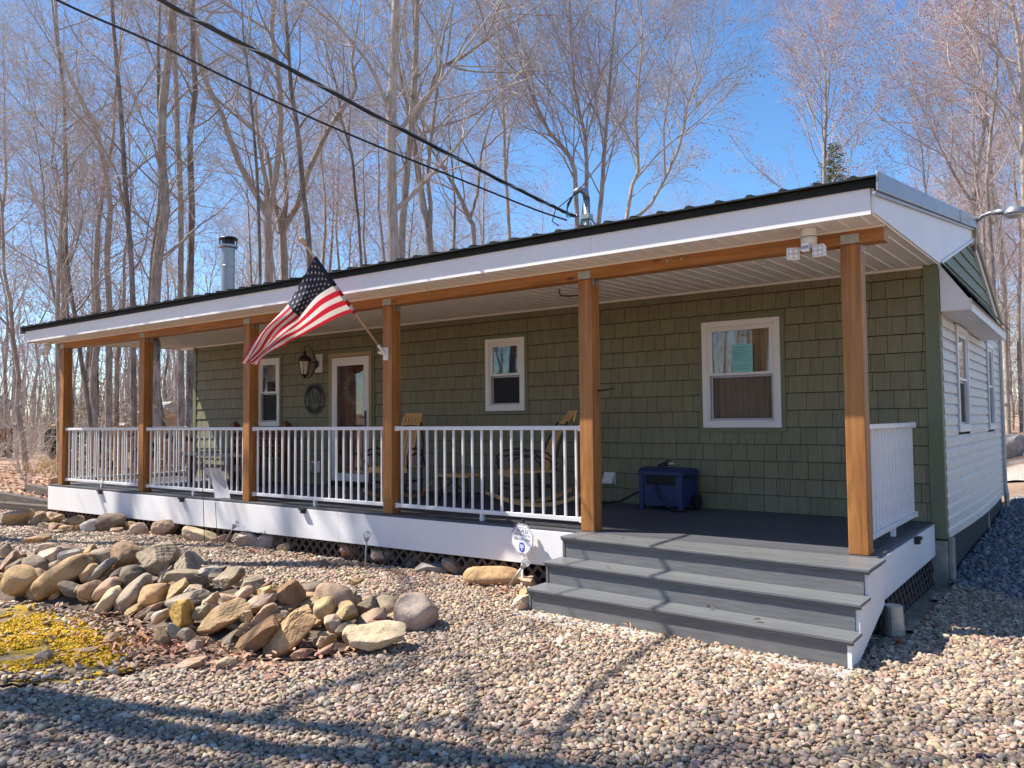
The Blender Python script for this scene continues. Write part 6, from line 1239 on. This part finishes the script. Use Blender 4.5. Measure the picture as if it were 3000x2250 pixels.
for k,(kk,st_) in enumerate(HERO.items()):
    g=np.random.default_rng(40+k); stems=[]
    for si,P in enumerate(st_):
        P=[list(p_) for p_ in P]
        if P[-1][2]>7 and P[-1][3]>.03:
            d=np.array(P[-1][:3])-np.array(P[-3 if len(P)>2 else -2][:3]); d/=np.linalg.norm(d); d[2]=max(d[2],.75)
            for e in (1.6,3.2,4.8): q_=np.array(P[-1][:3])+d*1.6+g.normal(0,.12,3); P.append([*q_,P[-1][3]*.62])
        else: P.append([P[-1][0]+g.normal(0,.3),P[-1][1]+g.normal(0,.3),P[-1][2]+1.2,.012])
        # densify with jitter in depth
        A=np.array(P); x=np.linspace(0,len(A)-1,(len(A)-1)*2+1); A=np.stack([crs(A,a) for a in x]); A[:,3]=np.maximum(A[:,3],.008)
        stems.append(A)
    base=stems[0][0]; far=kk in 'rstu'
    spec=[(13,.28,.85,4.2,10,.11,.02,.036),(8,.25,.7,2.1,7,.14,.012,.0135),(5,.2,.65,1.0,5,.17,.01,.0058),(3,.2,.65,.48,3,.15,.0,.0038)]
    if kk in 'rstu': spec=[(22,.18,.72,4.2,9,.09,.035,.03),(9,.2,.62,2.0,6,.13,.03,.0125),(8,.15,.6,.95,4,.15,.02,.006),(4,.2,.6,.46,3,.15,.01,.0038)]
    if kk=='t': spec=[(26,.10,.85,5.2,9,.07,.085,.028),(9,.2,.6,2.0,6,.12,.05,.012),(7,.15,.55,.9,4,.15,.04,.0065),(4,.2,.6,.36,3,.15,.02,.0042)]
    if kk=='a': spec=[(8,.3,.8,1.8,7,.12,.04,.02),(5,.25,.6,.9,5,.14,.03,.009),(4,.2,.6,.45,4,.16,.03,.005)]
    parts=make_tree(g,stems,spec,3.2 if kk not in 'awx' else 2.0,budn=4200 if kk in 'tuv' else (1500 if kk in 'rs' else 0))
    lab,mt=HL[kk]; tree_obj('bare_tree',lab,'bare trees close behind the house',parts,mt,tuple(map(float,(base[0],base[1],0.0))))
# woodland trees: a few built trees, copied with their parts
PRO=[]
for k in range(9):
    g=np.random.default_rng(300+k); H=g.uniform(15,20); n=12; r0=g.uniform(.10,.17); lean=g.normal(0,.035,2)
    z_=np.linspace(-.2,H,n); x=np.cumsum(g.normal(0,.10,n))+lean[0]*z_; y=np.cumsum(g.normal(0,.10,n))+lean[1]*z_; r=r0*(1-.93*(np.clip(z_,0,H)/H)**.85)
    stems=[np.stack([x-x[0],y-y[0],z_,np.maximum(r,.01)],1)]
    if k%3==0:
        i=n//3; s2=stems[0][i:].copy(); d=g.normal(0,1,2); d/=np.linalg.norm(d); tt=np.linspace(0,1,len(s2)); s2[:,0]+=d[0]*tt**.8*2.2; s2[:,1]+=d[1]*tt**.8*2.2; s2[:,3]*=.75; stems.append(s2)
    wide=k in (2,5,8)
    spec=[(20 if wide else 17,.30 if not wide else .2,.85,3.9 if wide else 3.3,9,.11,.03,.028),(8,.22,.7,1.9,6,.14,.02,.012),(7,.18,.65,1.05,5,.17,.015,.0058),(2,.2,.65,.5,3,.15,.0,.0045)]
    parts=make_tree(g,stems,spec,2.6,budn=2600 if wide else 0)
    PRO.append((parts,('bark','bark_dark','bark_maple','bark_pale','bark_dark','bark_maple','bark','bark_dark','bark_maple')[k],H))
PM=[]
for parts,mt,H in PRO:
    (v,f,r),(V_,F_,R_2)=parts; PM.append((mesh('trunk',v,f,mt,None,True,{'rad':r}),mesh('crown',V_,F_,mt,None,True,{'rad':R_2}),H))
SM=[]
for k in range(5):   # thin crowned roadside trees: open branching that lets most of the sun through
    g=np.random.default_rng(500+k); H=17; n=12; z_=np.linspace(-.2,H,n); x=np.cumsum(g.normal(0,.10,n)); y=np.cumsum(g.normal(0,.10,n)); r=.15*(1-.9*(np.clip(z_,0,H)/H)**.8)
    st=[np.stack([x-x[0],y-y[0],z_,np.maximum(r,.012)],1)]; spec=[(11,.35,.8,3.6,9,.11,.03,.04),(5,.25,.7,1.8,6,.14,.02,.016),(3,.3,.6,.8,4,.16,.0,.006)] if k<3 else [(17,.3,.8,3.8,9,.11,.03,.05),(7,.25,.7,2.0,6,.14,.02,.02),(6,.3,.6,1.0,4,.16,.0,.009),(3,.2,.6,.5,3,.15,0,.006)]
    (v,f,r),(V_,F_,R_2)=make_tree(g,st,spec,4); SM.append((mesh('trunk',v,f,'bark',None,True,{'rad':r}),mesh('crown',V_,F_,'bark',None,True,{'rad':R_2}),H))
def wood_tree(k,x,y,s,rz,label,group,PM=PM):
    t_=thing('woodland_tree',(x,y,float(terrain_z(x,y))-.05),label,'tree',group,rz); t_.scale=(s,s,s)
    place('trunk',PM[k][0],t_); place('crown',PM[k][1],t_)
CAM=np.array([11.19,-6.18])
def polar(az,d): a=R_(az); return CAM[0]-d*math.sin(a),CAM[1]+d*math.cos(a)   # az: degrees left of +y
cnt=0
def in_house(x,y): return (-4.5<x<11 and -3<y<9) or (9<x<18 and y<20 and y>-9) 
REG=((58,73,27,60,19,'bare tree in the leafy woods left of the porch','trees in the woods left of the porch'),(36,58,34,62,19,'bare tree standing in the woods behind the roof','trees in the woods behind the house'),(20,36,36,66,18,'bare tree standing in the woods behind the service mast','trees in the woods behind the mast'),(-2,10,28,60,22,'bare tree in the woods past the right roof end','trees in the woods right of the house'))
for (a0,a1,d0,d1,n,lab,grp) in REG:
    pts=[];tr_=0
    while len(pts)<n and tr_<4000:
        tr_+=1; az=rnd.uniform(a0,a1); d=d0+(d1-d0)*rnd.random()**.8; x,y=polar(az,d)
        if all((x-a)**2+(y-b)**2>5.0 for a,b in pts): pts.append((x,y))
    for x,y in pts:
        s=rnd.uniform(.75,1.1)
        if -2<=a0<10: s*=.8
        if 20<=a0<36 : s*=.72
        wood_tree(rnd.randrange(9) if a0>30 else rnd.choice((2,5,8,3)),x,y,s,rnd.random()*6.28,lab,grp)
# low trees seen in the gap of open sky
for az,d,s in ((14,52,.52),(17,58,.5),(19,50,.55),(11,50,.62),(8,46,.75),(22,55,.55),(12.5,60,.5)):
    x,y=polar(az,d); wood_tree(rnd.choice((2,5,8)),x,y,s,rnd.random()*6,'low reddish tree behind the right half of the roof','low trees under the open sky')
# trees across the drive that throw the shadows on the gravel (behind and left of the viewer)
SHD=[(3.6,-5.45,1.0,0,.3),(1.2,-5.9,1.05,2,2.4),(-.6,-7.5,1.0,1,4.4),(-7.75,-3.2,1.45,1,0.4),(-4.3,-4.6,1.5,4,1.2),(-5.1,-3.7,.9,3,2.2),(-6.2,-4.4,.9,6,2.9),(-3.2,-8.6,1.0,0,.4),(0.5,-10.8,1.05,6,2.0),(-6.5,-9.5,1.0,3,4.0),(3.8,-10.6,.95,4,1.0),(-9,-5.2,.85,7,3.0),(1.0,-7.6,.8,1,5.2),(6.0,-12.5,1.05,0,3.3)]
for x,y,s,k,rz in SHD: wood_tree(k%3 if k<20 else k-20,x,y,s,rz,'bare roadside tree standing outside the picture on the camera side','roadside trees beside the viewer',SM)
# distant wood and undergrowth
g=np.random.default_rng(9); L0=[];L1=[]
for k in range(920):
    az=g.uniform(-8,80) if k<420 else g.uniform(82,350); d=g.uniform(66,110) if k<420 else g.uniform(26,70); x,y=polar(az,d); z_=float(terrain_z(x,y)); H=g.uniform(5,9) if -8<=az<=24 else g.uniform(10,16)
    P=[];
    for i in range(6): P.append((x+g.normal(0,.12)*i,y+g.normal(0,.12)*i,z_+H*i/5))
    L0.append((np.array(P),np.linspace(.16,.03,6)*g.uniform(.5,1.1)))
    for j in range(17):
        t=g.uniform(.2,.98); p,tan=lerpP(np.array(P),t); d_=child_dir(g,tan,g.uniform(.4,.9),g.uniform(0,6.28)); b=grow(g,p,d_,g.uniform(1.2,3.2)*(1.2-t),.030,.010,4,.12,.06); L1.append(b)
        for q in range(4):
            p2,t2=lerpP(b[0],g.uniform(.2,1)); L1.append(grow(g,p2,child_dir(g,t2,.6,g.uniform(0,6.28)),g.uniform(.6,1.3),.014,.006,4,.15,.05))
for k in range(1900):
    az=g.uniform(24,78) if g.random()<.8 else g.uniform(-6,4); d=g.uniform(48,100); x,y=polar(az,d); z_=float(terrain_z(x,y)); H=g.uniform(2.5,7)
    b=grow(g,np.array([x,y,z_]),np.array([g.normal(0,.1),g.normal(0,.1),1]),H,g.uniform(.03,.07),.010,6,.07,.05); L1.append(b)
    for j in range(9):
        p,tan=lerpP(b[0],g.uniform(.05,.95)); L1.append(grow(g,p,child_dir(g,tan,g.uniform(.5,1.1),g.uniform(0,6.28)),g.uniform(.7,2.2),.014,.006,4,.14,.03))
A=tubes(L0,5);B=tubes(L1,3); o=place('distant_wood',mesh('distant_wood',np.concatenate([A[0],B[0]]),np.concatenate([A[1],B[1]+len(A[0])]),'bark_maple',None,True,{'rad':np.concatenate([A[2],B[2]])})); tagp(o,'hazy grey mass of bare trees far back in the woods','woods',kind='stuff')
L1=[]
for k in range(420):
    r_=g.random()
    az,d=(g.uniform(57,74),g.uniform(46,64) if g.random()<.93 else g.uniform(24,36)) if r_<.62 else (g.uniform(-2,3),g.uniform(26,40)) if r_<.78 else (g.uniform(45,60),g.uniform(24,40))
    x,y=polar(az,d)
    if in_house(x,y) or x>9.0 and y<20: continue
    z_=float(terrain_z(x,y))
    for j in range(int(g.integers(3,7))):
        b=grow(g,np.array([x,y,z_]),np.array([g.normal(0,.5),g.normal(0,.5),1]),g.uniform(.9,3.2),.011,.003,7,.16,.0); L1.append(b)
        for q in range(6):
            p2,t2=lerpP(b[0],g.uniform(.25,1)); L1.append(grow(g,p2,child_dir(g,t2,.7,g.uniform(0,6.28)),g.uniform(.3,.9),.0055,.0025,4,.18,.0))
A=tubes(L1,3); o=place('undergrowth',mesh('undergrowth',A[0],A[1],'bark_pale',None,True,{'rad':A[2]})); tagp(o,'tangle of bare pale brush under the trees','undergrowth',kind='stuff')
# evergreens
def conifer(name,loc,H,W,mat,label,seed,droop=.25,z0=.08,dens=1.0):
    g=np.random.default_rng(seed); t_=thing(name,loc,label,'tree'); tv=tubes([(np.array([[g.normal(0,.03),g.normal(0,.03),H*i/7-.1] for i in range(8)]),np.linspace(H*.013,.012,8))],8)
    place('trunk',mesh('trunk',tv[0],tv[1],'bark_dark',None,True,{'rad':tv[2]}),t_); V=[];F=[]
    nb=int(H*16*dens)
    for k in range(nb):
        f=z0+(1-z0)*k/nb; L=W*(1-f)**.8*g.uniform(.6,1.15)+.12; az=k*2.4+g.normal(0,.3); d=np.array([math.cos(az),math.sin(az),.12-droop*g.uniform(.5,1.3)]); p=np.array([0,0,H*f]); m=max(4,int(L/.11))
        for i in range(m):
            u=(i+.6)/m; c=p+d*L*u+np.array([0,0,-droop*.5*L*u*u]); s=.17*(1+.5*(W>4))*(1-.45*u)*g.uniform(.7,1.3)
            for e in (-1,1):
                sd=np.array([-d[1],d[0],0])*e+d*.7+g.normal(0,.22,3); sd/=np.linalg.norm(sd); nn=np.cross(sd,[0,0,1])+g.normal(0,.3,3); nn/=np.linalg.norm(nn); b=len(V)
                V+=[c-nn*s*.13,c+sd*s*.5-nn*s*.2,c+sd*s,c+sd*s*.5+nn*s*.2]; F.append((b,b+1,b+2,b+3))
    place('crown',mesh('crown',np.array(V),np.array(F,np.int32),mat),t_); return t_
conifer('spruce_tree',(2.35,29.0,0),13.4,5.2,'spruce','small green spruce peeking over the right half of the roof',5,.28,.08,2.2)
conifer('hemlock_tree',(-23.3,10.4,0),8.0,3.2,'hemlock','pale green hemlock in the woods left of the roof end',6,.15,.1,.75); conifer('hemlock_tree',(-26.7,10.6,0),6.0,3.0,'hemlock','low hemlock behind the first porch post',7,.15,.06,.75); conifer('hemlock_tree',(-21.8,11.7,0),5.6,2.8,'hemlock','hemlock boughs seen between the first two porch posts',8,.15,.05,.8); conifer('hemlock_tree',(7.8,36.4,1.0),6.0,2.2,'hemlock','small hemlock far back right of the side wall',9,.2,.06,.8)
V=[];F=[]
for (cx,cy,n,hh,sx) in ((-17.5,6.7,900,.55,.6),(-13.6,7.3,900,.8,.9),(-20,8.5,300,.5,.8),(-11.5,7.0,300,.6,.6)):
    for k in range(n):
        x,y=rnd.gauss(cx,sx),rnd.gauss(cy,sx); z_=float(terrain_z(x,y)); h=hh*rnd.uniform(.4,1.2); dx,dy=rnd.gauss(0,.28)*h,rnd.gauss(0,.28)*h; b=len(V); w_=.008
        V+=[(x-w_,y,z_),(x+w_,y,z_),(x+dx*.5+w_,y+dy*.5,z_+h*.65),(x+dx*.5-w_,y+dy*.5,z_+h*.65),(x+dx*1.6,y+dy*1.6,z_+h*.9)]; F+=[(b,b+1,b+2,b+3),(b+3,b+2,b+4)]
o=place('dead_grass',mesh('dead_grass',V,F,'deadgrass')); tagp(o,'tufts of dry straw coloured grass at the edge of the woods','grass',kind='stuff')
